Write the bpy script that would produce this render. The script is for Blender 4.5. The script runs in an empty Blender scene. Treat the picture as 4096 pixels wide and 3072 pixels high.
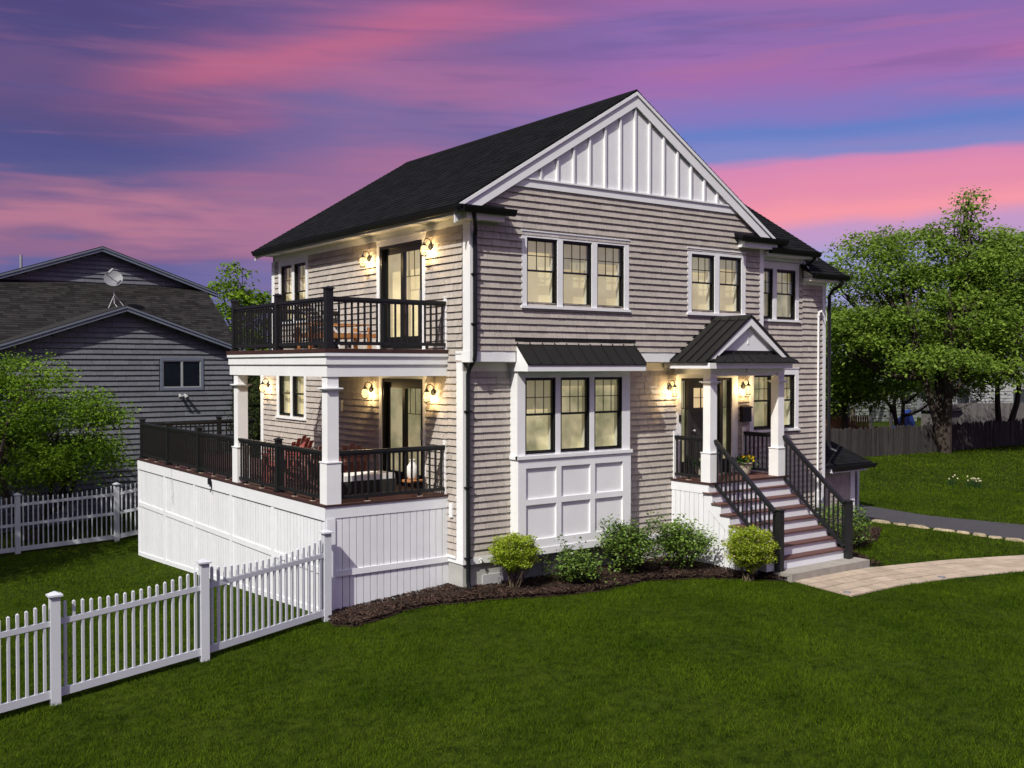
import bpy, math, random
import numpy as np
from mathutils import Vector, Matrix

SC = bpy.context.scene
COL = SC.collection
R = math.radians
random.seed(7)
RNG = np.random.default_rng(7)

# ------------------------------------------------------------------ camera
cam_d = bpy.data.cameras.new('camera'); cam = bpy.data.objects.new('camera', cam_d); COL.objects.link(cam)
cam.location = (-10.3095, -15.5775, 2.5628)
cam.rotation_euler = (math.pi / 2 - 0.018939, 0, -0.632538)
cam_d.sensor_width = 36; cam_d.lens = 36 * 4069.1 / 4096; cam_d.clip_start = .1; cam_d.clip_end = 3000
SC.camera = cam
CAM = np.array(cam.location)
# ------------------------------------------------------------------ view, sun
SC.view_settings.view_transform = 'Standard'; SC.view_settings.look = 'None'
SC.view_settings.exposure = 0.0; SC.view_settings.gamma = 1; SC.view_settings.use_curve_mapping = False
SC.render.engine = 'CYCLES'
SC.cycles.use_denoising = True
SC.cycles.max_bounces = 5; SC.cycles.diffuse_bounces = 2; SC.cycles.glossy_bounces = 3
SC.cycles.transparent_max_bounces = 12; SC.cycles.transmission_bounces = 4
SC.cycles.sample_clamp_indirect = 6
sun_d = bpy.data.lights.new('sun', 'SUN'); sun = bpy.data.objects.new('sun', sun_d); COL.objects.link(sun)
sun_d.energy = 4.6; sun_d.angle = R(.6); sun_d.color = (1, .96, .88)
SUNV = Vector((-1, -.52, 1.17)).normalized()
sun.rotation_euler = SUNV.to_track_quat('Z', 'Y').to_euler()


def lin(h):
    if isinstance(h, str):
        h = h.lstrip('#'); h = [int(h[i:i + 2], 16) for i in (0, 2, 4)]
    return tuple(((c / 255) / 12.92 if c / 255 <= .04045 else ((c / 255 + .055) / 1.055) ** 2.4) for c in h) + (1,)


# ------------------------------------------------------------------ world: dusk sky with streaked pink cloud
def make_world():
    w = bpy.data.worlds.new('World'); SC.world = w; w.use_nodes = True
    nt = w.node_tree; N = nt.nodes; L = nt.links; N.clear()
    out = N.new('ShaderNodeOutputWorld'); bg = N.new('ShaderNodeBackground'); L.new(bg.outputs[0], out.inputs[0])
    tc = N.new('ShaderNodeTexCoord'); sep = N.new('ShaderNodeSeparateXYZ'); L.new(tc.outputs['Generated'], sep.inputs[0])

    def m(op, a, b=None, c=None, clamp=False):
        n = N.new('ShaderNodeMath'); n.operation = op; n.use_clamp = clamp
        for i, v in enumerate((a, b, c)):
            if v is None: continue
            if isinstance(v, (int, float)): n.inputs[i].default_value = v
            else: L.new(v, n.inputs[i])
        return n.outputs[0]

    def noise(sx, sy, sz, scale, detail, off=0, dist=0.):
        mp = N.new('ShaderNodeMapping'); mp.inputs['Scale'].default_value = (sx, sy, sz); mp.inputs['Location'].default_value = (off, off * .7, off * .3)
        L.new(tc.outputs['Generated'], mp.inputs[0])
        n = N.new('ShaderNodeTexNoise'); n.inputs['Scale'].default_value = scale; n.inputs['Detail'].default_value = detail; n.inputs['Distortion'].default_value = dist
        L.new(mp.outputs[0], n.inputs[0]); return n.outputs['Fac']

    def ramp(fac, stops):
        n = N.new('ShaderNodeValToRGB'); e = n.color_ramp.elements
        n.color_ramp.interpolation = 'EASE'
        while len(e) < len(stops): e.new(.5)
        for el, (p, c) in zip(e, stops): el.position = p; el.color = lin(c)
        L.new(fac, n.inputs[0]); return n.outputs[0]

    def mix(f, a, b):
        n = N.new('ShaderNodeMix'); n.data_type = 'RGBA'; L.new(f, n.inputs[0]) if not isinstance(f, float) else None
        L.new(a, n.inputs[6])
        if isinstance(b, tuple): n.inputs[7].default_value = b
        else: L.new(b, n.inputs[7])
        return n.outputs[2]

    def sstep(v, a, b):
        n = N.new('ShaderNodeMapRange'); n.interpolation_type = 'SMOOTHSTEP'; n.inputs[1].default_value = a; n.inputs[2].default_value = b
        L.new(v, n.inputs[0]); return n.outputs[0]
    el = m('MULTIPLY', m('ARCSINE', sep.outputs[2]), 180 / math.pi)
    az = m('MULTIPLY', m('ARCTAN2', sep.outputs[0], sep.outputs[1]), 180 / math.pi)
    n1 = noise(1, 1, 4.2, 2.6, 3, 3.1); n2 = noise(1, 1, 8, 9, 8, 1.7, .5); n3 = noise(1, 1, 9, 3.2, 3, 8.3)
    warp = m('ADD', m('MULTIPLY', m('SUBTRACT', n1, .5), 9.), m('MULTIPLY', m('SUBTRACT', n2, .5), 2.6))
    tl = m('SUBTRACT', 1., sstep(az, 14, 46))          # how far to the left of the view
    tilt = m('MULTIPLY', m('MULTIPLY', m('SUBTRACT', az, 20.), -.10), tl)
    e1 = m('DIVIDE', m('ADD', m('ADD', el, warp), tilt), 24.)
    e2 = m('DIVIDE', m('ADD', el, m('MULTIPLY', warp, .28)), 24.)
    d = 24.
    left = ramp(e1, [(0, '56579a'), (5.6 / d, '5c5b9c'), (6.6 / d, '8e628f'), (7.7 / d, 'b56d8d'), (8.8 / d, '8d628f'), (10.2 / d, '50508f'), (12.4 / d, '42468a'), (14.3 / d, '534783'), (16 / d, '654b85'), (17.6 / d, '4a4081'), (20.5 / d, '48397a'), (1, '523c78')])
    mid = ramp(e1, [(0, '6e6cab'), (4.5 / d, '7a6aa8'), (7 / d, 'a86a98'), (9.5 / d, '9c669a'), (12 / d, '7a609f'), (14 / d, 'a1629a'), (17 / d, '7a589a'), (20 / d, '6b4c8e'), (1, '73508e')])
    right = ramp(e2, [(0, 'a7a0cf'), (5.6 / d, '9ea3d2'), (7.2 / d, 'c39ac8'), (8.2 / d, 'f59aa9'), (9.4 / d, 'e58fae'), (10.5 / d, 'd889b4'), (11.1 / d, '8189c8'), (12.4 / d, '6a80c6'), (13.6 / d, '8878bd'), (15.5 / d, 'a26eae'), (18 / d, '8a6cae'), (20 / d, 'a36ba6'), (1, '9166a6')])
    c = mix(sstep(az, 13, 30), left, mid)
    hs = N.new('ShaderNodeHueSaturation'); hs.inputs['Saturation'].default_value = .87; L.new(c, hs.inputs['Color']); c = mix(sstep(az, 32, 46), hs.outputs[0], right)
    # the long bright streak that climbs from lower left
    dd = m('SUBTRACT', m('ADD', el, m('MULTIPLY', m('SUBTRACT', n2, .5), 2.2)), m('ADD', 14.6, m('MULTIPLY', m('SUBTRACT', az, 16.), .245)))
    g = m('EXPONENT', m('MULTIPLY', m('MULTIPLY', dd, dd), -.62))
    g = m('MULTIPLY', m('MULTIPLY', g, sstep(az, 11, 21)), m('SUBTRACT', 1., sstep(az, 30, 42)))
    c = mix(m('MULTIPLY', g, .62), c, lin('cf6b86'))
    # fine wisps
    n4 = noise(1, 1, 13, 5.2, 9, 5.5, .5)
    calm = m('SUBTRACT', 1., m('MULTIPLY', sstep(az, 38, 50), m('SUBTRACT', 1., sstep(el, 13, 16))))
    c = mix(m('MULTIPLY', m('MULTIPLY', m('MULTIPLY', sstep(n4, .53, .74), .26), sstep(el, 3, 7)), calm), c, lin('bb7392'))
    c = mix(m('MULTIPLY', m('MULTIPLY', m('SUBTRACT', 1., sstep(n4, .30, .50)), .30), calm), c, lin('54548f'))
    # soft patches of pink everywhere higher up
    p = m('MULTIPLY', m('MULTIPLY', m('MULTIPLY', sstep(n3, .52, .72), .55), sstep(el, 9, 17)), sstep(az, 22, 40))
    c = mix(p, c, lin('c46fa0'))
    # above the cloud bank the open daylight sky that lights the place
    sk = N.new('ShaderNodeTexSky'); sk.sky_type = 'NISHITA'; sk.sun_disc = False
    sk.sun_elevation = math.asin(SUNV.z); sk.sun_rotation = math.atan2(SUNV.x, SUNV.y); sk.air_density = 1.0; sk.dust_density = 2.5; sk.ozone_density = .6
    dim = N.new('ShaderNodeMix'); dim.data_type = 'RGBA'; dim.blend_type = 'MULTIPLY'; dim.inputs[0].default_value = 1; dim.inputs[7].default_value = (.15, .15, .15, 1); L.new(sk.outputs[0], dim.inputs[6])
    c = mix(sstep(el, 22, 50), c, dim.outputs[2])
    L.new(c, bg.inputs[0]); bg.inputs[1].default_value = 1.0


make_world()


# ------------------------------------------------------------------ materials
def newmat(name):
    m = bpy.data.materials.new(name); m.use_nodes = True
    nt = m.node_tree; return m, nt, nt.nodes, nt.links, nt.nodes['Principled BSDF']


def mat(name, col, rough=.6, var=.12, scale=8., bump=0., bscale=60., spec=.3, metal=0., piece=0., stretch=(1, 1, 1), col2=None, dirt=0.):
    """procedural paint / wood / stone: noise tint, optional per-piece tint, optional bump"""
    m, nt, N, L, b = newmat(name)
    c = Vector(col[:3])
    tc = N.new('ShaderNodeTexCoord'); mp = N.new('ShaderNodeMapping'); mp.inputs['Scale'].default_value = stretch
    geo = N.new('ShaderNodeNewGeometry'); L.new(geo.outputs['Position'], mp.inputs[0])
    no = N.new('ShaderNodeTexNoise'); no.inputs['Scale'].default_value = scale; no.inputs['Detail'].default_value = 5
    L.new(mp.outputs[0], no.inputs[0])
    r = N.new('ShaderNodeValToRGB'); r.color_ramp.elements[0].position = .3; r.color_ramp.elements[1].position = .7
    c2 = Vector(col2[:3]) if col2 else c * (1 + var)
    r.color_ramp.elements[0].color = (*(c * (1 - var)), 1); r.color_ramp.elements[1].color = (*c2, 1)
    L.new(no.outputs[0], r.inputs[0]); cur = r.outputs[0]
    if piece:
        oi = N.new('ShaderNodeObjectInfo'); ad = N.new('ShaderNodeMath'); ad.operation = 'ADD'
        L.new(oi.outputs['Random'], ad.inputs[0]); L.new(geo.outputs['Random Per Island'], ad.inputs[1])
        fr = N.new('ShaderNodeMath'); fr.operation = 'FRACT'; L.new(ad.outputs[0], fr.inputs[0])
        mr = N.new('ShaderNodeMapRange'); mr.inputs[3].default_value = 1 - piece; mr.inputs[4].default_value = 1 + piece
        L.new(fr.outputs[0], mr.inputs[0])
        hv = N.new('ShaderNodeHueSaturation'); L.new(mr.outputs[0], hv.inputs['Value']); L.new(cur, hv.inputs['Color']); cur = hv.outputs[0]
    if dirt:
        n2 = N.new('ShaderNodeTexNoise'); n2.inputs['Scale'].default_value = 1.3; n2.inputs['Detail'].default_value = 8; L.new(geo.outputs['Position'], n2.inputs[0])
        rr = N.new('ShaderNodeMapRange'); rr.inputs[1].default_value = .5; rr.inputs[2].default_value = .78; rr.inputs[4].default_value = dirt; L.new(n2.outputs[0], rr.inputs[0])
        mx = N.new('ShaderNodeMix'); mx.data_type = 'RGBA'; L.new(rr.outputs[0], mx.inputs[0]); L.new(cur, mx.inputs[6]); mx.inputs[7].default_value = (*(c * .45), 1); cur = mx.outputs[2]
    L.new(cur, b.inputs['Base Color']); b.inputs['Roughness'].default_value = rough; b.inputs['Metallic'].default_value = metal
    b.inputs['Specular IOR Level'].default_value = spec
    if bump:
        nb = N.new('ShaderNodeTexNoise'); nb.inputs['Scale'].default_value = bscale; nb.inputs['Detail'].default_value = 4; L.new(mp.outputs[0], nb.inputs[0])
        bp = N.new('ShaderNodeBump'); bp.inputs['Strength'].default_value = bump; bp.inputs['Distance'].default_value = .01
        L.new(nb.outputs[0], bp.inputs['Height']); L.new(bp.outputs[0], b.inputs['Normal'])
    return m


def leafmat(name, a, bcol, trans=.35, rough=.5):
    m, nt, N, L, b = newmat(name)
    geo = N.new('ShaderNodeNewGeometry'); r = N.new('ShaderNodeValToRGB')
    r.color_ramp.elements[0].color = (*a, 1); r.color_ramp.elements[1].color = (*bcol, 1)
    no = N.new('ShaderNodeTexNoise'); no.inputs['Scale'].default_value = .9; L.new(geo.outputs['Position'], no.inputs[0])
    mm = N.new('ShaderNodeMath'); mm.operation = 'MULTIPLY_ADD'; mm.inputs[1].default_value = .6; L.new(geo.outputs['Random Per Island'], mm.inputs[0])
    m2 = N.new('ShaderNodeMath'); m2.operation = 'MULTIPLY_ADD'; m2.inputs[1].default_value = 1.2; m2.inputs[2].default_value = -.4; L.new(no.outputs[0], m2.inputs[0])
    L.new(m2.outputs[0], mm.inputs[2])
    L.new(mm.outputs[0], r.inputs[0]); L.new(r.outputs[0], b.inputs['Base Color'])
    b.inputs['Roughness'].default_value = rough; b.inputs['Specular IOR Level'].default_value = .25 if rough < .8 else .03
    t = N.new('ShaderNodeBsdfTranslucent'); L.new(r.outputs[0], t.inputs[0])
    mx = N.new('ShaderNodeMixShader'); mx.inputs[0].default_value = trans
    L.new(b.outputs[0], mx.inputs[1]); L.new(t.outputs[0], mx.inputs[2])
    L.new(mx.outputs[0], N['Material Output'].inputs[0])
    return m


def emat(name, c1, c2, strength, scale=1.5, albedo=.4, stretch=(1, 1, 1)):
    """warm lit surface behind a window: soft noise between two colours, partly emitting"""
    m, nt, N, L, b = newmat(name)
    geo = N.new('ShaderNodeNewGeometry'); mp = N.new('ShaderNodeMapping'); mp.inputs['Scale'].default_value = stretch; L.new(geo.outputs['Position'], mp.inputs[0])
    no = N.new('ShaderNodeTexNoise'); no.inputs['Scale'].default_value = scale; no.inputs['Detail'].default_value = 4; L.new(mp.outputs[0], no.inputs[0])  # noise in the glow imitates a blurred room and reflections
    r = N.new('ShaderNodeValToRGB'); r.color_ramp.elements[0].position = .35; r.color_ramp.elements[1].position = .65
    r.color_ramp.elements[0].color = c1; r.color_ramp.elements[1].color = c2
    L.new(no.outputs[0], r.inputs[0]); L.new(r.outputs[0], b.inputs['Base Color']); L.new(r.outputs[0], b.inputs['Emission Color'])
    oi = N.new('ShaderNodeObjectInfo'); mr = N.new('ShaderNodeMapRange'); mr.inputs[3].default_value = strength * .74; mr.inputs[4].default_value = strength * 1.08
    L.new(oi.outputs['Random'], mr.inputs[0]); L.new(mr.outputs[0], b.inputs['Emission Strength']); b.inputs['Roughness'].default_value = .8; b.inputs['Specular IOR Level'].default_value = .1
    return m


def glassmat(name, refl=.10, tint=(.95, .97, .96)):
    m, nt, N, L, b = newmat(name); N.remove(b)
    t = N.new('ShaderNodeBsdfTransparent'); t.inputs[0].default_value = (*tint, 1)
    g = N.new('ShaderNodeBsdfGlossy'); g.inputs['Roughness'].default_value = .03
    lw = N.new('ShaderNodeLayerWeight'); lw.inputs[0].default_value = .5
    pw = N.new('ShaderNodeMath'); pw.operation = 'POWER'; pw.inputs[1].default_value = 4.; L.new(lw.outputs['Facing'], pw.inputs[0])
    ad = N.new('ShaderNodeMath'); ad.operation = 'MULTIPLY_ADD'; ad.inputs[1].default_value = .6; ad.inputs[2].default_value = refl; L.new(pw.outputs[0], ad.inputs[0])
    no = N.new('ShaderNodeTexNoise'); no.inputs['Scale'].default_value = 1.2
    bp = N.new('ShaderNodeBump'); bp.inputs['Strength'].default_value = .06; L.new(no.outputs[0], bp.inputs['Height']); L.new(bp.outputs[0], g.inputs['Normal'])
    x = N.new('ShaderNodeMixShader'); L.new(ad.outputs[0], x.inputs[0]); L.new(t.outputs[0], x.inputs[1]); L.new(g.outputs[0], x.inputs[2])
    L.new(x.outputs[0], N['Material Output'].inputs[0]); return m


def globemat():
    m, nt, N, L, b = newmat('lamp glass'); N.remove(b)
    t = N.new('ShaderNodeBsdfTransparent'); e = N.new('ShaderNodeEmission')
    lw = N.new('ShaderNodeLayerWeight'); lw.inputs[0].default_value = .35
    r = N.new('ShaderNodeValToRGB'); r.color_ramp.elements[0].color = (1, .80, .36, 1); r.color_ramp.elements[1].color = (.9, .38, .05, 1); L.new(lw.outputs[1], r.inputs[0]); L.new(r.outputs[0], e.inputs[0])
    e.inputs[1].default_value = 2.6
    x = N.new('ShaderNodeMixShader'); x.inputs[0].default_value = .5; L.new(t.outputs[0], x.inputs[1]); L.new(e.outputs[0], x.inputs[2])
    L.new(x.outputs[0], N['Material Output'].inputs[0]); return m


M = dict(
    white=mat('white trim paint', (.80, .81, .82), .45, .03, 3, .04, 90, dirt=.05),
    soffit=mat('cream soffit paint', (.74, .71, .64), .55, .03, 3),
    vinyl=mat('white vinyl', (.57, .59, .63), .4, .03, 4, dirt=.06),
    skirt=mat('white skirting board', (.76, .78, .81), .5, .03, 4, .05, 80, dirt=.06, piece=.03),
    shingle=mat('taupe siding shingle', (.425, .385, .345), .75, .10, 5, .25, 120, .2, piece=.09, stretch=(6, 6, 1), dirt=.08),
    wall=mat('taupe sheathing', (.17, .15, .135), .8, .08, 4),
    nshingle=mat('grey siding shingle', (.138, .146, .168), .8, .12, 5, .25, 120, .2, piece=.10, stretch=(6, 6, 1), dirt=.1),
    nwall=mat('grey sheathing', (.08, .08, .085), .8, .08, 4),
    ntrim=mat('blue grey trim', (.14, .165, .215), .6, .06, 4),
    roof=mat('charcoal roof shingle', (.0095, .010, .011), .95, .25, 30, .4, 260, .08, piece=.3),
    nroof=mat('charcoal brown roof shingle', (.021, .0195, .0195), .9, .25, 30, .4, 260, .15, piece=.45),
    metal=mat('black metal roof', (.016, .0155, .015), .6, .06, 6, 0, 60, .2, dirt=.1),
    black=mat('black painted rail', (.011, .012, .013), .42, .10, 10, .08, 70, .4),
    gutter=mat('black gutter', (.010, .011, .014), .4, .1, 6),
    frame=mat('black window frame', (.008, .0085, .009), .4, .1, 10),
    door=mat('dark entry door', (.030, .028, .026), .4, .1, 10),
    deck=mat('red brown decking', (.110, .052, .045), .65, .16, 18, .15, 60, .3, piece=.10, stretch=(.4, 6, 6)),
    deckedge=mat('dark brown deck edge', (.05, .022, .019), .6, .16, 12),
    concrete=mat('foundation concrete', (.42, .42, .40), .9, .12, 3, .3, 60, .2, dirt=.25),
    slab=mat('concrete slab', (.30, .28, .25), .9, .12, 5, .35, 80, .2, dirt=.25),
    paver=mat('tan paver', (.40, .325, .25), .9, .12, 5, .3, 90, .2, piece=.13, dirt=.2),
    asphalt=mat('asphalt', (.062, .060, .066), .95, .2, 25, .5, 160, .2, dirt=.25),
    stone=mat('tan edging stone', (.36, .30, .20), .9, .3, 7, .5, 40, .2, piece=.22),
    mulch=mat('dark mulch', (.028, .018, .014), .95, .4, 20, .9, 60, .1),
    chip=mat('mulch chip', (.048, .030, .023), .95, .3, 20, 0, 60, .1, piece=.65),
    bark=mat('tree bark', (.062, .050, .042), .95, .3, 6, .6, 25, .1, stretch=(3, 3, .8)),
    twig=mat('bare twig', (.085, .068, .062), .95, .3, 6),
    stem=mat('shrub stem', (.10, .075, .05), .9, .3, 12),
    oldfence=mat('weathered fence board', (.050, .046, .044), .95, .25, 8, .4, 40, .1, piece=.25, stretch=(5, 5, .6), dirt=.3),
    newfence=mat('new cedar board', (.30, .16, .065), .85, .2, 8, .2, 40, .2, piece=.12, stretch=(5, 5, .6)),
    cedar=mat('cedar wood', (.42, .19, .07), .6, .2, 10, .1, 60, .3, piece=.1),
    redwood=mat('faded red chair paint', (.40, .11, .095), .6, .15, 8, .1, 60, .3, piece=.1),
    brownchair=mat('brown chair wood', (.21, .10, .085), .6, .15, 8, .1, 60, .3, piece=.1),
    cloth=mat('pale cushion fabric', (.72, .70, .68), .9, .06, 20),
    darkcloth=mat('charcoal wicker', (.028, .026, .022), .8, .3, 60, .5, 90),
    pot=mat('beige glazed pot', (.50, .46, .36), .35, .08, 5, 0, 60, .5),
    vase=mat('white ceramic', (.78, .76, .72), .35, .04, 5, 0, 60, .5),
    steel=mat('galvanised metal', (.42, .43, .45), .4, .08, 8, 0, 60, .5, metal=.6),
    greyplastic=mat('grey plastic', (.45, .46, .47), .5, .05, 8),
    dish=mat('dish grey', (.19, .195, .21), .5, .06, 8),
    tarp=mat('blue tarp', (.012, .03, .15), .5, .3, 5),
    bgwall=mat('far grey green siding', (.17, .19, .175), .9, .1, 3),
    bgwhite=mat('far white trim', (.32, .33, .34), .8, .05, 3),
    bgdark=mat('far dark roof', (.05, .047, .05), .9, .2, 5),
    bgfence=mat('far grey fence board', (.13, .12, .115), .9, .2, 6, piece=.2),
    shade1=emat('lit room behind glass', lin('c9b48a'), lin('e0cda3'), .80, 1.1, stretch=(1, 1, 1.6)),
    shade2=emat('lit room with dark noise behind glass', lin('8f8a6a'), lin('dccba4'), .84, 1.6),  # dark blotches are noise painted into the glow, no furniture there
    shade3=emat('lit pale blind behind glass', lin('d0bc92'), lin('e0cda3'), .84, .8),
    dim=mat('painted dark hollow', (.03, .034, .04), .9, .2, 3),  # near black in place of real darkness in rooms and board gaps
    glass=glassmat('window glass', .06), darkglass=glassmat('dark window glass', .05, (.75, .8, .85)),
    globe=globemat(),
    grass=leafmat('grass blade', (.013, .036, .0015), (.100, .160, .008), .25, .9),
    lawn=mat('lawn soil and thatch', (.014, .026, .0018), .95, .35, 6, .8, 90, .05, col2=(.040, .060, .005)),
    mapleleaf=leafmat('spring maple leaf', (.11, .20, .028), (.33, .47, .07), .55),
    youngleaf=leafmat('bright spring leaf', (.065, .15, .010), (.27, .42, .030), .45),
    darkleaf=leafmat('evergreen needle', (.008, .018, .006), (.05, .06, .02), .2),
    holly=leafmat('glossy holly leaf', (.008, .034, .008), (.20, .32, .05), .2, .35),
    azalea=leafmat('light green azalea leaf', (.16, .27, .012), (.55, .62, .06), .4),
    pink=leafmat('pale pink blossom', (.55, .35, .36), (.75, .60, .55), .3),
    yellow=leafmat('yellow petal', (.75, .45, .01), (.85, .62, .03), .3),
    cream=leafmat('cream petal', (.75, .68, .40), (.85, .80, .60), .3),
    potleaf=leafmat('pansy leaf', (.015, .05, .012), (.06, .13, .03), .25),
)
M['blind'] = emat('glowing window blind', lin('cdbd97'), lin('dfd0aa'), .42, 2.)  # blind cloth emits its own glow, as if lit through


# ------------------------------------------------------------------ mesh helpers
ORG = {}


def wallT(O, U, N):
    O, U, N = Vector(O), Vector(U), Vector(N); Z = Vector((0, 0, 1))
    f = lambda p: tuple(O + U * p[0] + N * p[1] + Z * p[2])
    f.flip = U.cross(N).dot(Z) < 0; f.O, f.U, f.N, f.V = O, U, N, Z
    return f


class MB:
    def __init__(s, T=None): s.v = []; s.f = []; s.T = T

    def add(s, vs, fs):
        k = len(s.v)
        if s.T:
            vs = [s.T(p) for p in vs]
            if s.T.flip: fs = [f[::-1] for f in fs]
        s.v += [tuple(p) for p in vs]; s.f += [tuple(i + k for i in f) for f in fs]; return s

    def box(s, x0, x1, y0, y1, z0, z1):
        return s.add([(x0, y0, z0), (x1, y0, z0), (x1, y1, z0), (x0, y1, z0), (x0, y0, z1), (x1, y0, z1), (x1, y1, z1), (x0, y1, z1)],
                     [(0, 3, 2, 1), (4, 5, 6, 7), (0, 1, 5, 4), (1, 2, 6, 5), (2, 3, 7, 6), (3, 0, 4, 7)])

    def beam(s, p, q, w, h, up=(0, 0, 1)):
        p, q, up = Vector(p), Vector(q), Vector(up); d = (q - p).normalized(); sd = d.cross(up).normalized(); u2 = sd.cross(d)
        a = sd * w / 2; b = u2 * h / 2
        vs = [p - a - b, p + a - b, p + a + b, p - a + b, q - a - b, q + a - b, q + a + b, q - a + b]
        return s.add(vs, [(0, 1, 2, 3), (7, 6, 5, 4), (0, 4, 5, 1), (1, 5, 6, 2), (2, 6, 7, 3), (3, 7, 4, 0)])

    def prism(s, pts, off):
        off = Vector(off); a = [Vector(p) for p in pts]; b = [p + off for p in a]; n = len(a)
        return s.add(a + b, [tuple(range(n))[::-1], tuple(range(n, 2 * n))] + [(i, (i + 1) % n, n + (i + 1) % n, n + i) for i in range(n)])

    def tube(s, pts, r, n=8, cap=True):
        pts = [Vector(p) for p in pts]; rs = r if isinstance(r, (list, tuple)) else [r] * len(pts)
        vs = []; fs = []; prev = None
        for i, p in enumerate(pts):
            d = (pts[min(i + 1, len(pts) - 1)] - pts[max(i - 1, 0)]).normalized()
            if prev is None:
                a = d.orthogonal().normalized()
            else:
                a = prev - d * prev.dot(d); a = a.normalized() if a.length > 1e-5 else d.orthogonal().normalized()
            prev = a; b = d.cross(a)
            vs += [p + (a * math.cos(2 * math.pi * k / n) + b * math.sin(2 * math.pi * k / n)) * rs[i] for k in range(n)]
        for i in range(len(pts) - 1):
            for k in range(n):
                fs.append((i * n + k, i * n + (k + 1) % n, (i + 1) * n + (k + 1) % n, (i + 1) * n + k))
        if cap: fs += [tuple(range(n))[::-1], tuple(range((len(pts) - 1) * n, len(pts) * n))]
        return s.add(vs, fs)

    def lathe(s, prof, c, n=16):
        vs = []; fs = []
        for r, z in prof:
            vs += [(c[0] + r * math.cos(2 * math.pi * k / n), c[1] + r * math.sin(2 * math.pi * k / n), c[2] + z) for k in range(n)]
        for i in range(len(prof) - 1):
            for k in range(n): fs.append((i * n + k, i * n + (k + 1) % n, (i + 1) * n + (k + 1) % n, (i + 1) * n + k))
        return s.add(vs, fs)

    def pyr(s, x0, x1, y0, y1, z0, z1):
        return s.add([(x0, y0, z0), (x1, y0, z0), (x1, y1, z0), (x0, y1, z0), ((x0 + x1) / 2, (y0 + y1) / 2, z1)], [(0, 3, 2, 1), (0, 1, 4), (1, 2, 4), (2, 3, 4), (3, 0, 4)])

    def build(s, name, m, parent=None, org=None, smooth=False, **kw):
        if parent is not None: o_ = ORG[parent.name]
        elif org is not None: o_ = Vector(org)
        else:
            a = np.array(s.v); o_ = Vector(((a[:, 0].min() + a[:, 0].max()) / 2, (a[:, 1].min() + a[:, 1].max()) / 2, a[:, 2].min()))
        me = bpy.data.meshes.new(name)
        me.from_pydata([(p[0] - o_[0], p[1] - o_[1], p[2] - o_[2]) for p in s.v], [], s.f); me.update()
        return link(name, me, m, parent, o_, smooth, **kw)


def link(name, me, m, parent, o_, smooth=False, **kw):
    if m is not None and not me.materials: me.materials.append(M[m] if isinstance(m, str) else m)
    if smooth:
        me.polygons.foreach_set('use_smooth', [True] * len(me.polygons))
    o = bpy.data.objects.new(name, me); COL.objects.link(o)
    if parent is not None: o.parent = parent; o.location = Vector(o_) - ORG[parent.name]
    else: o.location = o_
    ORG[o.name] = Vector(o_)
    tag(o, **kw); return o


def tag(o, label=None, cat=None, group=None, kind=None):
    if label: o['label'] = label
    if cat: o['category'] = cat
    if group: o['group'] = group
    if kind: o['kind'] = kind
    return o


def thing(name, loc, label, cat, group=None):
    o = bpy.data.objects.new(name, None); COL.objects.link(o); o.location = loc; o.empty_display_size = .2
    ORG[o.name] = Vector(loc); return tag(o, label, cat, group)


def npmesh(name, V, F):
    me = bpy.data.meshes.new(name); V = np.asarray(V, np.float32); F = np.asarray(F, np.int32); k = F.shape[1]
    me.vertices.add(len(V)); me.vertices.foreach_set('co', V.ravel())
    me.loops.add(F.size); me.loops.foreach_set('vertex_index', F.ravel())
    me.polygons.add(len(F)); me.polygons.foreach_set('loop_start', np.arange(0, F.size, k, dtype=np.int32)); me.polygons.foreach_set('loop_total', np.full(len(F), k, np.int32))
    me.update(calc_edges=True); return me


_cache = {}


def boxmesh(name, dx, dy, dz, m, pyr=0.):
    """shared box mesh, base centre at origin"""
    key = (name, round(dx, 3), round(dy, 3), round(dz, 3), m, pyr)
    if key not in _cache:
        b = MB().box(-dx / 2, dx / 2, -dy / 2, dy / 2, 0, dz)
        if pyr: b.pyr(-dx / 2, dx / 2, -dy / 2, dy / 2, dz, dz + pyr)
        me = bpy.data.meshes.new(name); me.from_pydata(b.v, [], b.f); me.materials.append(M[m]); _cache[key] = me
    return _cache[key]


def piece(name, me, parent, loc, rot=None, scale=None):
    o = bpy.data.objects.new(name, me); COL.objects.link(o); o.parent = parent; o.location = Vector(loc) - ORG[parent.name]
    if rot: o.rotation_euler = rot
    if scale: o.scale = scale
    return o


# ------------------------------------------------------------------ tiles (siding and roof shingles)
class Plane:
    def __init__(s, O, U, V, N, off=.004): s.O, s.U, s.V, s.N = Vector(O), Vector(U).normalized(), Vector(V).normalized(), Vector(N).normalized(); s.off = off; s.flip = s.U.cross(s.V).dot(s.N) < 0


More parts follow.
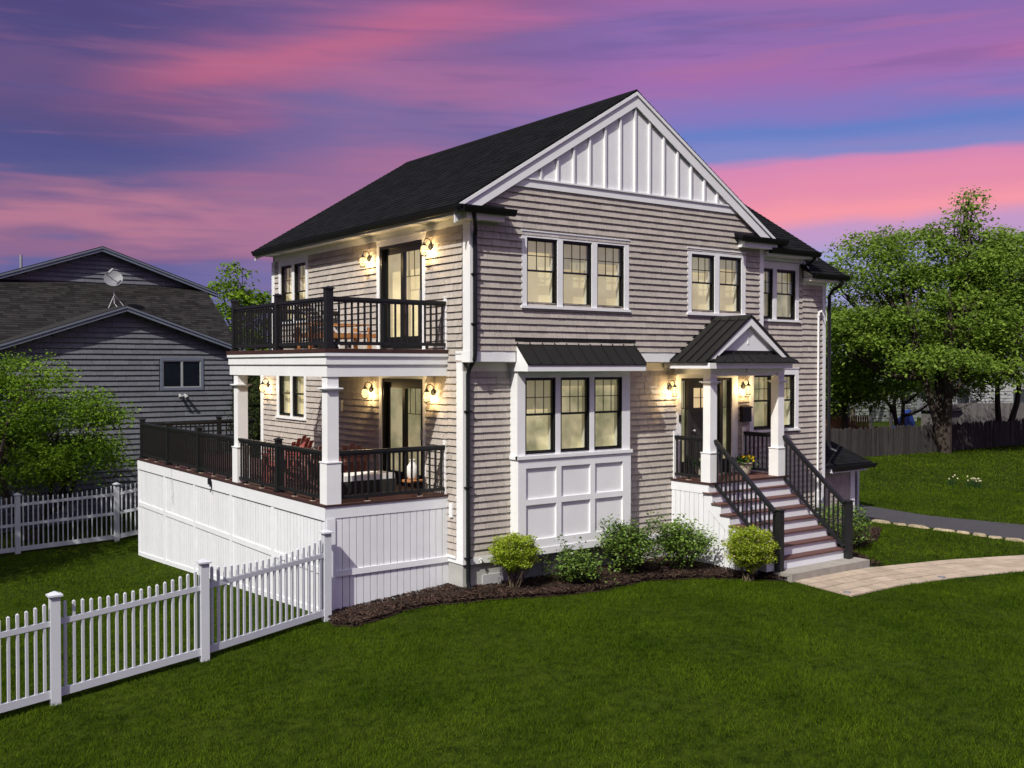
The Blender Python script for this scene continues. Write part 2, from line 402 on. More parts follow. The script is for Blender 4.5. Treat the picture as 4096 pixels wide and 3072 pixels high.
def tiles(pl, u0, u1, v0, v1, expo, widths, holes=(), clip=None, rnd=random):
    """courses of pieces over a rectangle, less the holes (ua, ub, va, vb); clip(v) -> (umin, umax)"""
    out = []; n = max(1, round((v1 - v0) / expo)); h = (v1 - v0) / n
    for i in range(n):
        va = v0 + i * h; vm = va + h * .5
        a, b = u0, u1
        if clip:
            ca, cb = clip(va + h * .8); a, b = max(a, ca), min(b, cb)
        iv = [(a, b)] if b > a else []
        for (ha, hb, hva, hvb) in holes:
            if hva <= vm <= hvb:
                nx = []
                for (p, q) in iv:
                    if hb <= p or ha >= q: nx.append((p, q)); continue
                    if ha > p: nx.append((p, ha))
                    if hb < q: nx.append((hb, q))
                iv = nx
        for (p, q) in iv:
            x = p; first = True
            while x < q - .012:
                w = rnd.choice(widths)
                if first: w *= rnd.uniform(.4, 1); first = False
                e = min(x + w, q)
                if q - e < .05: e = q
                out.append((pl, x, e, va, h, abs((e - x) - w) < 1e-6)); x = e
    return out


def tile_geo(w, h, t, lap=1.15, gap=.003):
    return [(gap, 0, 0), (w - gap, 0, 0), (gap, 0, t), (w - gap, 0, t), (gap, h * lap, .001), (w - gap, h * lap, .001)], [(2, 3, 5, 4), (0, 1, 3, 2), (0, 2, 4), (1, 5, 3)]


def emit_tiles(parent, name, rest, lst, m, thick, nmax=300, jit=.0012):
    def score(t):
        pl, a, b, v, h, std = t; c = pl.O + pl.U * (a + b) / 2 + pl.V * (v + h / 2); d = Vector(CAM) - c
        return -((b - a) * h * abs(d.normalized().dot(pl.N)) / d.length_squared)
    std = sorted([t for t in lst if t[5]], key=score)[:nmax]; ids = {id(t) for t in std}
    for t in std:
        pl, a, b, v, h, _ = t; key = (name, id(pl), round(b - a, 3), round(h, 4))
        if key not in _cache:
            vs, fs = tile_geo(b - a, h, thick)
            vs = [pl.U * p[0] + pl.V * p[1] + pl.N * (p[2] + pl.off) for p in vs]
            if pl.flip: fs = [f[::-1] for f in fs]
            me = bpy.data.meshes.new(name); me.from_pydata(vs, [], fs); me.materials.append(M[m]); _cache[key] = me
        piece(name, _cache[key], parent, pl.O + pl.U * a + pl.V * (v + random.uniform(-jit, jit)) + pl.N * random.uniform(0, .002))
    b_ = MB()
    for t in lst:
        if id(t) in ids: continue
        pl, a, b, v, h, _ = t; vs, fs = tile_geo(b - a, h, thick * random.uniform(.93, 1.07)); j = random.uniform(-jit, jit)
        vs = [pl.O + pl.U * (a + p[0]) + pl.V * (v + p[1] + j) + pl.N * (p[2] + pl.off) for p in vs]
        b_.add(vs, [f[::-1] for f in fs] if pl.flip else fs)
    if b_.v: b_.build(rest, m, parent, kind='stuff')


def wall_cells(mb, u0, u1, z0, z1, holes, d0=-.12, d1=0.):
    us = sorted({u0, u1, *[min(max(h[i], u0), u1) for h in holes for i in (0, 1)]}); zs = sorted({z0, z1, *[min(max(h[i], z0), z1) for h in holes for i in (2, 3)]})
    for i in range(len(us) - 1):
        for j in range(len(zs) - 1):
            um, zm = (us[i] + us[i + 1]) / 2, (zs[j] + zs[j + 1]) / 2
            if us[i + 1] - us[i] < 1e-4 or zs[j + 1] - zs[j] < 1e-4: continue
            if any(h[0] < um < h[1] and h[2] < zm < h[3] for h in holes): continue
            mb.box(us[i], us[i + 1], d0, d1, zs[j], zs[j + 1])


# ------------------------------------------------------------------ ground
def gz(x, y):
    x = np.asarray(x, float); y = np.asarray(y, float)
    lx = np.clip(x, -9, 0); w = np.clip((3 - x) / 5, 0, 1)
    return -1.625 + .070 * lx - .055 * np.clip(y - .5, 0, 11) * w


def G(x, y): return float(gz(x, y))


def inpoly(x, y, poly):
    ins = np.zeros(len(x), bool); n = len(poly)
    for i in range(n):
        x0, y0 = poly[i]; x1, y1 = poly[(i + 1) % n]
        c = ((y0 > y) != (y1 > y)) & (x < (x1 - x0) * (y - y0) / (y1 - y0 + 1e-12) + x0); ins ^= c
    return ins


BED = [(-2.62, .30), (-2.72, -.18), (-2.45, -.52), (-1.9, -.42), (-1.4, -.30), (-.95, -.36), (-.3, -.74), (.4, -1.02), (1.03, -1.26), (2.03, -1.49), (2.8, -1.42), (3.45, -1.36), (4.35, -1.79), (5.21, -2.62), (5.56, -2.98), (5.6, -2.5), (5.4, -.9), (5.35, 0.05), (0, .05), (0, .5), (-2.45, .5)]
BED2 = [(7.8, -2.6), (8.05, -3.0), (8.45, -3.12), (8.6, -2.7), (9.3, -1.7), (10.9, -1.3), (12.4, -.4), (12.4, .4), (7.8, .2)]
PATH = [(5.62, -3.02), (5.41, -4.47), (6.2, -4.40), (6.99, -4.48), (8.5, -4.70), (10.17, -5.16), (12.2, -5.95), (14.5, -7.1), (17, -8.8), (18.2, -7.4), (15.6, -5.7), (13.6, -4.9), (11.89, -4.29), (10.11, -3.62), (8.49, -3.24), (8.03, -3.04)]
DRIVE = [(13.62, .69), (13.7, -.47), (13.75, -1.68), (13.7, -3.37), (13.4, -6), (12.6, -14), (12, -40), (15.5, -40), (15.9, -14), (16.2, -6), (16.11, -2.13), (15.61, .24), (16.0, 2.88), (16.6, 6), (16.2, 9), (12.6, 9), (13.2, 4)]
HOUSE = [(-2.6, .45), (-2.6, 11.6), (11, 11.6), (12.3, .3), (7.9, 0), (7.95, -3.05), (5.5, -3.05), (5.3, 0), (0, 0), (0, .45)]


def build_ground():
    xs = np.concatenate([[-900, -300, -120, -60, -35], np.arange(-22, 46, .8), [50, 60, 80, 120, 300, 900]])
    ys = np.concatenate([[-900, -300, -120, -60, -30], np.arange(-17, 34, .8), [40, 55, 80, 140, 300, 900]])
    X, Y = np.meshgrid(xs, ys); Z = gz(X, Y)
    nx, ny = len(xs), len(ys); V = np.stack([X, Y, Z], -1).reshape(-1, 3)
    i, j = np.meshgrid(np.arange(nx - 1), np.arange(ny - 1)); a = (j * nx + i).ravel()
    me = npmesh('lawn', V, np.stack([a, a + 1, a + nx + 1, a + nx], 1))
    link('lawn', me, 'lawn', None, (0, 0, 0), True, kind='structure')


def sheet(name, poly, m, dz, n=0, mound=0., **kw):
    """flat-ish sheet following the ground"""
    P = np.array(poly); lo, hi = P.min(0), P.max(0); st = .18 if n == 0 else n
    import bmesh
    bm = bmesh.new(); vs = [bm.verts.new((p[0], p[1], 0)) for p in poly]; f = bm.faces.new(vs)
    for ax in (0, 1):
        k = lo[ax] + st
        while k < hi[ax]:
            no = (1, 0, 0) if ax == 0 else (0, 1, 0); co = (k, 0, 0) if ax == 0 else (0, k, 0)
            bmesh.ops.bisect_plane(bm, geom=bm.verts[:] + bm.edges[:] + bm.faces[:], plane_co=co, plane_no=no); k += st
    seg = [(P[i], P[(i + 1) % len(P)]) for i in range(len(P))]
    for v in bm.verts:
        q = np.array([v.co.x, v.co.y]); dm = 9
        if mound:
            for a, b in seg:
                t = np.clip(np.dot(q - a, b - a) / (np.dot(b - a, b - a) + 1e-9), 0, 1); dm = min(dm, np.linalg.norm(q - a - t * (b - a)))
        z = G(q[0], q[1]) + dz + (mound * min(1, dm / .35) + .022 * min(1, dm / .2) * math.sin(q[0] * 9 + math.sin(q[1] * 7) * 2) if mound else 0)
        v.co.z = z
    bmesh.ops.recalc_face_normals(bm, faces=bm.faces[:])
    if sum(f.normal.z for f in bm.faces) < 0: bmesh.ops.reverse_faces(bm, faces=bm.faces[:])
    me = bpy.data.meshes.new(name); bm.to_mesh(me); bm.free()
    return link(name, me, m, None, (0, 0, 0), bool(mound), kind='structure', **kw)


def scatter_chips(name, poly, n, mound, label):
    P = np.array(poly); lo, hi = P.min(0), P.max(0)
    x = RNG.uniform(lo[0], hi[0], n * 3); y = RNG.uniform(lo[1], hi[1], n * 3); k = inpoly(x, y, poly); x, y = x[k][:n], y[k][:n]
    z = gz(x, y) + .02 + mound * RNG.uniform(.75, 1.05, len(x)); c = np.stack([x, y, z], 1); m = len(x)
    a = RNG.uniform(0, 2 * np.pi, m); L = RNG.uniform(.015, .05, m); W = RNG.uniform(.005, .012, m); ti = RNG.uniform(-.5, .5, m)
    d = np.stack([np.cos(a), np.sin(a), ti], 1) * L[:, None]; s = np.stack([-np.sin(a), np.cos(a), RNG.uniform(-.6, .6, m)], 1) * W[:, None]
    V = np.stack([c - d - s, c + d - s, c + d + s, c - d + s], 1).reshape(-1, 3); F = np.arange(len(V)).reshape(-1, 4)
    link(name, npmesh(name, V, F), 'chip', None, (0, 0, 0), kind='stuff', label=label, cat='mulch')


def build_grass():
    def field(n, dmin, dmax, h0, h1, w):
        # sample in the wedge the lens covers, widened a little, uniformly over the ground
        dd = np.sqrt(RNG.uniform(dmin ** 2, dmax ** 2, n)); t = RNG.uniform(-.60, .60, n)
        f = np.array([.5912, .8065]); r = np.array([.8065, -.5912])
        x = CAM[0] + dd * f[0] + dd * t * r[0]; y = CAM[1] + dd * f[1] + dd * t * r[1]
        k = np.ones(n, bool)
        for p in (BED, BED2, PATH, DRIVE, HOUSE): k &= ~inpoly(x, y, p)
        k &= ~((y > 14.3) & (x < 12))
        x, y = x[k], y[k]; m = len(x); z = gz(x, y) - .004
        patch = .8 + .25 * np.sin(x * 2.1 + 1.3 * np.sin(y * 1.7)) * np.sin(y * 1.6 + x * .4) + .18 * np.sin(x * 7.3 + 2 * np.sin(y * 5.1)) * np.sin(y * 6.7 - x * 2.2)
        h = RNG.uniform(h0, h1, m) * patch; a = RNG.uniform(0, 2 * np.pi, m); ln = RNG.uniform(.2, 1.1, m) * h
        b = np.stack([x, y, z], 1); s = np.stack([-np.sin(a), np.cos(a), 0 * a], 1) * (w * RNG.uniform(.6, 1.2, m))[:, None]
        la = a + RNG.uniform(-1.2, 1.2, m)
        tip = b + np.stack([np.cos(la) * ln, np.sin(la) * ln, h], 1)
        return np.stack([b - s, b + s, tip], 1).reshape(-1, 3)
    V = np.concatenate([field(640000, 8, 21, .022, .062, .0046), field(42000, 8, 22, .06, .105, .005), field(260000, 21, 34, .04, .085, .008), field(120000, 34, 55, .05, .10, .018)])
    F = np.arange(len(V)).reshape(-1, 3)
    link('grass', npmesh('grass', V, F), 'grass', None, (0, 0, 0), kind='stuff', label='short mown green grass of the lawn around the house', cat='grass')


def build_path():
    sheet('path_bed', PATH, 'slab', .006, .6)
    par = bpy.data.objects['path_bed']; ORG['path_bed'] = Vector((0, 0, 0))
    # rows of pavers along the walk; axis follows the middle of the path
    near = [(5.41, -4.47), (6.99, -4.48), (8.5, -4.70), (10.17, -5.16), (12.2, -5.95), (14.5, -7.1)]
    far = [(5.62, -3.02), (7.3, -3.04), (8.49, -3.24), (10.11, -3.62), (12.4, -4.47), (14.9, -5.4)]
    def at(line, t):
        t *= len(line) - 1; i = min(int(t), len(line) - 2); f = t - i
        return (line[i][0] * (1 - f) + line[i + 1][0] * f, line[i][1] * (1 - f) + line[i + 1][1] * f)
    rows = 4
    for r in range(rows):
        s0, s1 = r / rows, (r + 1) / rows; t = -.0 if r % 2 == 0 else -.02
        while t < .99:
            w = random.choice((.036, .048, .062)); a, b = max(t, 0), min(t + w, 1); t += w
            if b - a < .008: continue
            g = .0009; q = []
            for (tt, ss) in ((a + g, s0 + .012), (b - g, s0 + .012), (b - g, s1 - .012), (a + g, s1 - .012)):
                n_, f_ = at(near, tt), at(far, tt); q.append((n_[0] * (1 - ss) + f_[0] * ss, n_[1] * (1 - ss) + f_[1] * ss))
            z = G(q[0][0], q[0][1]) + .024 + random.uniform(-.003, .003)
            lo = [(x, y, z - .03) for x, y in q]
            MB().prism(lo, (0, 0, .03)).build('paver', 'paver', par)


def build_drive():
    sheet('driveway', DRIVE, 'asphalt', .012, 1.2)
    line = [(13.55, 1.5), (13.62, .69), (13.7, -.47), (13.75, -1.68), (13.7, -3.37), (13.4, -6.2)]
    root = thing('stone_edging', (13.6, 0, G(13.6, 0)), 'row of tan natural stones edging the asphalt driveway', 'edging')
    for i in range(len(line) - 1):
        a, b = Vector((*line[i], 0)), Vector((*line[i + 1], 0)); L = (b - a).length; s = 0; d = (b - a).normalized(); n = Vector((-d.y, d.x, 0))
        while s < L:
            l = random.uniform(.3, .75); c = a + d * (s + l / 2) - n * .12; w = random.uniform(.09, .14); h = random.uniform(.045, .075); s += l
            z = G(c.x, c.y) - .02; ring = []
            for k in range(8):
                an = k * math.pi / 4; rr = random.uniform(.85, 1.1)
                ring.append(c + d * (math.cos(an) * l / 2 * rr) + n * (math.sin(an) * w * rr))
            lo = [Vector((p.x, p.y, z)) for p in ring]; hi = [Vector((c.x + (p.x - c.x) * .75, c.y + (p.y - c.y) * .75, z + h + random.uniform(-.015, .015))) for p in ring]
            b_ = MB(); b_.add(lo + hi, [tuple(range(8, 16))] + [(k, (k + 1) % 8, 8 + (k + 1) % 8, 8 + k) for k in range(8)]); b_.build('stone', 'stone', root)


build_ground()
sheet('mulch_bed', BED, 'mulch', .015, .12, .07)
sheet('mulch_bed', BED2, 'mulch', .015, .2, .05)
scatter_chips('mulch_chips', BED, 15000, .07, 'dark brown bark mulch between the house front and the lawn')
scatter_chips('mulch_chips', BED2, 6000, .05, 'dark brown bark mulch around the shrub beside the stair foot')
build_path(); build_drive(); build_grass()

# ================================================================== THE HOUSE
XW, XR, XE, YU = 8.01, 9.74, 10.58, -.239
ZS = Vector((0, 0, 1))
FL = wallT((0, 0, 0), (1, 0, 0), (0, -1, 0))
FU = wallT((0, YU, 0), (1, 0, 0), (0, -1, 0))
FB = wallT((0, -.231, 0), (1, 0, 0), (0, -1, 0))       # bay front
LS = wallT((0, 0, 0), (0, 1, 0), (-1, 0, 0))
house = thing('house', (4, 4, -1.7), 'two storey taupe shingled house with white trim and dark gabled roof', 'house')


def window(T, u0, u1, z0, z1, shade='shade1', grid=(3, 2), parent=None):
    """double hung window: frame > upper and lower sash, grille, panes, lit room behind"""
    parent = parent or house
    w = .03; b = MB(T)
    b.box(u0, u0 + w, -.10, .012, z0, z1); b.box(u1 - w, u1, -.10, .012, z0, z1); b.box(u0 + w, u1 - w, -.10, .012, z1 - w, z1); b.box(u0 + w, u1 - w, -.10, .012, z0, z0 + w)
    f = b.build('window', 'frame', parent)
    zm = (z0 + z1) / 2 + .02; s = .026
    for nm, a, c, d in (('upper_sash', zm - .02, z1 - w, -.012), ('lower_sash', z0 + w, zm + .02, -.045)):
        b = MB(T); x0, x1 = u0 + w, u1 - w
        b.box(x0, x0 + s, d - .03, d, a, c); b.box(x1 - s, x1, d - .03, d, a, c); b.box(x0 + s, x1 - s, d - .03, d, a, a + s); b.box(x0 + s, x1 - s, d - .03, d, c - s, c)
        b.build(nm, 'frame', f)
        MB(T).box(x0 + s, x1 - s, d - .018, d - .014, a + s, c - s).build('pane', 'glass', f)
        if nm == 'upper_sash' and grid:
            g = MB(T); t = .0075
            for k in range(1, grid[0]): u = x0 + s + (x1 - x0 - 2 * s) * k / grid[0]; g.box(u - t, u + t, d - .012, d - .004, a + s, c - s)
            for k in range(1, grid[1]): z = a + s + (c - a - 2 * s) * k / grid[1]; g.box(x0 + s, x1 - s, d - .0115, d - .0045, z - t, z + t)
            g.build('grille', 'frame', f)
    MB(T).box(u0 - .03, u1 + .03, -.22, -.20, z0 - .03, z1 + .03).build('lit_room', shade, f)
    b = MB(T)  # reveals inside, a blind roll and side curtain edges give the room depth
    b.box(u0 + .005, u0 + .02, -.20, -.10, z0, z1); b.box(u1 - .02, u1 - .005, -.20, -.10, z0, z1); b.box(u0 + .02, u1 - .02, -.20, -.10, z1 - .02, z1 - .005); b.box(u0 + .02, u1 - .02, -.20, -.10, z0 + .005, z0 + .02)
    b.build('reveal', 'soffit', f)
    hb = random.choice((.12, .2, .3, .42)) * (z1 - z0)
    MB(T).box(u0 + .03, u1 - .03, -.15, -.14, z1 - hb, z1 - .02).build('blind', 'blind', f)
    return f


def trim(T, u0, u1, z0, z1, splits, top=.11, side=.10, sill=.05, d=.032, parent=None):
    b = MB(T)
    b.box(u0, u1, 0, d, z1 - top, z1); b.box(u0 - .02, u1 + .02, 0, d + .035, z0, z0 + sill)
    b.box(u0 - .012, u1 + .012, 0, d + .014, z1, z1 + .022)
    es = [u0] + [x for p in splits for x in p] + [u1]
    for i in range(0, len(es), 2): b.box(es[i], es[i + 1], 0, d, z0 + sill, z1 - top)
    return b.build('window_trim', 'white', parent or house)


# -------- window and door positions
A = [(1.26, 2.0), (2.13, 2.87), (3.01, 3.735)]; AZ = (3.70, 4.96)
Bw = [(5.68, 6.395), (6.545, 7.265)]
Cw = [(8.06, 8.63), (8.76, 9.45)]; CZ = (3.64, 4.78)
Dw = [(7.97, 8.62), (8.78, 9.45)]; DZ = (1.08, 2.33)
BAY = [(1.237, 1.97), (2.094, 2.832), (2.956, 3.699)]; BZ = (.868, 2.318)
LU = [(6.69, 7.34), (7.47, 8.12)]; LUZ = (3.62, 4.98)
LL = [(6.80, 7.47), (7.58, 8.27)]; LLZ = (1.32, 2.36)
holesFU = [(a, b, AZ[0], AZ[1]) for a, b in A] + [(a, b, 3.70, 4.93) for a, b in Bw]
holesFL = [(5.62, 7.24, .13, 2.27)] + [(a, b, *CZ) for a, b in Cw] + [(a, b, *DZ) for a, b in Dw]
holesLS = [(a, b, *LUZ) for a, b in LU] + [(a, b, *LLZ) for a, b in LL] + [(1.402, 3.111, 2.88, 5.0), (1.38, 3.03, .14, 2.27)]

# -------- walls
b = MB(FU); wall_cells(b, 0, XW, 2.62, 5.35, holesFU); b.build('upper_front_wall', 'wall', house)
b = MB(FL); wall_cells(b, 0, XE, -1.13, 2.60, [h for h in holesFL if h[3] < 3] + [(1.1, 3.87, .8, 2.40)]); wall_cells(b, XW + .002, XR, 2.60, 5.15, [h for h in holesFL if h[3] > 3]); b.box(XR, XE, -.12, 0, 2.60, 4.72); b.build('lower_front_wall', 'wall', house)
b = MB(LS); wall_cells(b, YU + .122, 8.65, 2.62, 5.35, [h for h in holesLS if h[2] > 2.7]); wall_cells(b, .122, 9.4, -1.13, 2.60, [h for h in holesLS if h[2] < 2.7]); b.build('side_wall', 'wall', house)
b = MB(); b.box(.13, XW, 8.53, 8.65, 2.62, 5.35); b.box(.13, XE, 9.28, 9.4, -1.13, 2.6); b.box(XE - .12, XE, .125, 9.27, -1.13, 4.72); b.box(XW - .12, XW, -.115, 8.52, 2.62, 5.35); b.box(0.13, XW, .0, 9.27, 2.585, 2.615); b.build('back_wall', 'wall', house)
b = MB(); b.box(-.008, XE + .01, .012, .3, -2.1, -1.13); b.box(-.01, .3, .3, 9.4, -2.7, -1.13); b.build('foundation', 'concrete', house)
for x0, x1, z1 in ((1.85, 2.15, -1.28), (.42, .9, -1.36), (3.92, 4.35, -1.36)): MB().box(x0, x1, -.02, .012, -1.9, z1).build('foundation_panel', 'greyplastic', house)

# -------- gable of the upper front: shingles below, board and batten above
RX, RZ, EX, EZ = 4.0, 8.13, -.40, 5.42
SL = (RZ - EZ) / (RX - EX)
yF, yB = -.345, 8.87
under = lambda x: RZ - .16 - abs(x - RX) * SL
MB().prism([(.02, YU + .12, 5.35), (.02, YU + .12, under(.02)), (RX, YU + .12, under(RX)), (XW, YU + .12, under(XW)), (XW, YU + .12, 5.35)], (0, -.12, 0)).build('gable_wall', 'wall', house)
MB().prism([(.02, 8.65, 5.35), (.02, 8.65, under(.02)), (RX, 8.65, under(RX)), (XW, 8.65, under(XW)), (XW, 8.65, 5.35)], (0, -.12, 0)).build('gable_wall', 'wall', house)
zt = 6.046
hx = lambda z: (RX - (under(RX) - z) / SL, RX + (under(RX) - z) / SL)
a, c = hx(zt - .01); MB().prism([(a, YU, zt), (RX, YU, under(RX)), (c, YU, zt)], (0, -.03, 0)).build('gable_panel', 'white', house)
a0, c0 = hx(5.90); MB().prism([(a0, YU, 5.90), (a, YU, zt), (c, YU, zt), (c0, YU, 5.90)], (0, -.05, 0)).build('gable_trim_board', 'white', house)
MB(FU).box(a - .05, c + .05, .0, .075, zt, zt + .03).build('gable_trim_cap', 'white', house)
for k in range(-6, 7):
    x = RX + .405 * k; top = under(abs(x - RX) + RX) - .05
    if top > zt + .1: MB(FU).box(x - .022, x + .022, .03, .072, zt + .03, top).build('batten', 'white', house)

# -------- siding shingles
P_FU = Plane((0, YU, 0), (1, 0, 0), (0, 0, 1), (0, -1, 0)); P_FL = Plane((0, 0, 0), (1, 0, 0), (0, 0, 1), (0, -1, 0)); P_LS = Plane((0, 0, 0), (0, 1, 0), (0, 0, 1), (-1, 0, 0))
EXPO = .13; WD = (.15, .2, .25, .29)
tl = []
tl += tiles(P_FU, .11, 7.88, 2.82, 5.91, EXPO, WD, [(1.15, 3.85, 3.66, 5.06), (5.57, 7.38, 3.66, 5.06)], lambda z: (.11, 7.88) if z < 5.3 else hx(z - .02))
tl += tiles(P_FL, .10, 1.05, -1.0, 2.46, EXPO, WD)
tl += tiles(P_FL, 3.92, 5.47, -1.0, 2.46, EXPO, WD)
tl += tiles(P_FL, 7.43, XE - .10, -1.0, 2.62, EXPO, WD, [(7.82, 9.57, 1.0, 2.47), (7.3, 7.5, -1.2, .1)])
tl += tiles(P_FL, XW + .005, 9.70, 2.62, 4.98, EXPO, WD, [(7.9, 9.56, 3.58, 4.93)])
tl += tiles(P_FL, 9.70, XE - .10, 2.62, 4.5, EXPO, WD)
tl += tiles(P_LS, .0, 8.5, 2.62, 5.13, EXPO, WD, [(1.29, 3.22, 2.5, 5.1), (6.55, 8.24, 3.5, 5.1)])
tl += tiles(P_LS, .5, 9.25, .13, 2.60, EXPO, WD, [(1.28, 3.14, 0, 2.5), (6.69, 8.39, 1.27, 2.5)])
tl += tiles(P_LS, .19, .5, -1.0, 2.60, EXPO, WD)
emit_tiles(house, 'siding_shingle', 'siding_shingles', tl, 'shingle', .035, 300)

# -------- trim: corners, bands, frieze, water table
b = MB(); b.box(-.028, 0, YU, -.03, 2.81, 5.2); b.box(-.028, .10, YU - .028, YU, 2.81, 5.2); b.build('corner_board', 'white', house)
b = MB(); b.box(-.028, 0, 0, .19, -1.12, 2.62); b.box(-.028, .10, -.028, 0, -1.12, 2.44); b.build('corner_board', 'white', house)
b = MB(); b.box(7.87, XW + .003, YU - .028, YU, 2.81, 5.2); b.box(XW + .001, XW + .03, YU, -.001, 2.62, 5.2); b.build('corner_board', 'white', house)
b = MB(); b.box(XE - .11, XE + .028, -.028, 0, -1.1, 4.5); b.box(XE, XE + .028, 0, .12, -1.1, 4.5); b.build('corner_board', 'white', house)
b = MB(LS); b.box(9.26, 9.43, 0, .028, -1.1, 2.6); b.box(8.50, 8.68, 0, .028, 2.62, 5.13); b.build('corner_board', 'white', house)
for u0, u1 in ((.10, 1.0), (4.03, XW)): MB(FU).box(u0, u1, 0, .026, 2.62, 2.81).build('belly_band', 'white', house)
MB().box(-.034, .10, YU - .034, .21, 2.61, 2.815).build('band_end_block', 'white', house)
MB().box(.0, XW, YU, -.002, 2.602, 2.618).build('overhang_soffit', 'soffit', house)
for u0, u1 in ((.10, 1.05), (3.92, 5.3)): MB(FL).box(u0, u1, .0, .022, 2.44, 2.60).build('frieze_board', 'soffit', house)
for u0, u1 in ((.10, 1.05), (3.92, 5.33), (7.9, XE)): MB(FL).box(u0, u1, 0, .045, -1.13, -1.0).build('water_table', 'white', house)
b = MB(LS); b.box(.0, .50, .0, .03, -1.12, -1.035); b.box(.2, .50, .0, .055, -1.035, -.99); b.build('water_table', 'white', house)
b = MB(LS); b.box(-.03, 8.5, 0, .03, 5.13, 5.26); b.build('frieze_board', 'white', house)
MB(FL).box(XW + .03, 9.72, 0, .03, 4.98, 5.12).build('frieze_board', 'white', house); MB(FL).box(9.72, XE, 0, .03, 4.48, 4.64).build('frieze_board', 'white', house)

# -------- windows
for i, (p, q) in enumerate(A): window(FU, p, q, *AZ, 'shade1' if i else 'shade3')
for p, q in Bw: window(FU, p, q, 3.70, 4.93, 'shade1')
for p, q in Cw: window(FL, p, q, *CZ, 'shade2')
for p, q in Dw: window(FL, p, q, *DZ, 'shade2')
for p, q in LU: window(LS, p, q, *LUZ, 'shade3')
for p, q in LL: window(LS, p, q, *LLZ, 'shade3', None)
trim(FU, 1.137, 3.862, 3.63, 5.076, A); trim(FU, 5.549, 7.399, 3.63, 5.05, Bw)
trim(FL, XW + .04, 9.567, 3.57, 4.94, Cw, top=.14); trim(FL, 7.83, 9.58, 1.0, 2.47, Dw, top=.14)
trim(LS, 6.57, 8.25, 3.56, 5.127, LU, top=.14); trim(LS, 6.68, 8.40, 1.24, 2.49, LL, top=.12)

# -------- sliding doors on the side wall
def slider(z0, z1, y0, y1, shades):
    b = MB(LS); w = .06
    b.box(y0, y0 + w, -.11, .01, z0, z1); b.box(y1 - w, y1, -.11, .01, z0, z1); b.box(y0 + w, y1 - w, -.11, .01, z1 - w, z1); b.box(y0 + w, y1 - w, -.11, .01, z0, z0 + .05)
    f = b.build('sliding_door', 'frame', house); ym = (y0 + y1) / 2
    for k, (a, c, d) in enumerate(((y0 + w, ym + .05, -.02), (ym - .05, y1 - w, -.065))):
        b = MB(LS); s = .10
        b.box(a, a + s, d - .035, d, z0 + .05, z1 - w); b.box(c - s, c, d - .035, d, z0 + .05, z1 - w); b.box(a + s, c - s, d - .035, d, z0 + .05, z0 + .25); b.box(a + s, c - s, d - .035, d, z1 - w - .12, z1 - w)
        b.build('door_panel', 'frame', f)
        MB(LS).box(a + s, c - s, d - .02, d - .015, z0 + .25, z1 - w - .12).build('pane', 'glass', f)
        if k == 0:
            g = MB(LS); A0, A1 = a + s, c - s; zt_ = z1 - w - .12
            for j in (1, 2): u = A0 + (A1 - A0) * j / 3; g.box(u - .007, u + .007, d - .013, d - .004, zt_ - .5, zt_)
            g.box(A0, A1, d - .0125, d - .0045, zt_ - .51, zt_ - .495); g.build('grille', 'frame', f)
            MB(LS).box(y0 - .2, y1 + .5, -.26, -.24, z0 - .1, z1 + .1).build('lit_room', shades[0], f)
            MB(LS).box(A0 - .06, A0 - .03, d + .001, d + .03, z0 + .95, z0 + 1.15).build('door_handle', 'steel', f)
    return f


slider(2.88, 5.0, 1.402, 3.111, ('shade1', 'shade3')); slider(.14, 2.27, 1.38, 3.03, ('shade2', 'shade2'))
for z0, z1, y0, y1 in ((2.86, 5.116, 1.284, 3.23), (.13, 2.40, 1.27, 3.14)):
    b = MB(LS); b.box(y0, y0 + .115, 0, .03, z0, z1 - .115); b.box(y1 - .115, y1, 0, .03, z0, z1 - .115); b.box(y0, y1, 0, .03, z1 - .115, z1); b.box(y0 - .02, y1 + .02, 0, .05, z1, z1 + .02); b.build('door_trim', 'white', house)
MB(LS).box(1.29, 3.22, 0, .045, 2.82, 2.86).build('door_sill', 'white', house)

# -------- entry door with two sidelights
b = MB(FL)
for u0, u1 in ((5.62, 5.66), (5.86, 5.96), (6.87, 6.97), (7.20, 7.24)): b.box(u0, u1, -.11, 0, .13, 2.27)
b.box(5.66, 7.20, -.1095, -.0005, 2.21, 2.27); b.build('entry_frame', 'door', house)
d_ = MB(FL).box(5.962, 6.868, -.08, -.04, .14, 2.208)
d_.box(6.05, 6.40, -.04, -.028, .30, 1.20); d_.box(6.45, 6.78, -.04, -.028, .30, 1.20)
d_ = d_.build('entry_door', 'door', house)
for j in range(3):
    u = 6.07 + j * .245; MB(FL).box(u, u + .20, -.0385, -.036, 1.62, 2.05).build('door_light', 'shade1', d_)
    MB(FL).box(u, u + .20, -.035, -.03, 1.83, 1.845).build('glazing_bar', 'door', d_)
MB(FL).box(5.98, 6.85, -.036, -.015, 1.50, 1.54).build('dentil_shelf', 'door', d_)
k = MB(); k.tube([FL((6.03, -.04, 1.12)), FL((6.03, .03, 1.12))], .012); k.lathe([(0, -.03), (.026, -.02), (.03, 0), (.026, .02), (0, .03)], FL((6.03, .035, 1.12)), 10); k.build('door_knob', 'steel', d_, smooth=True)
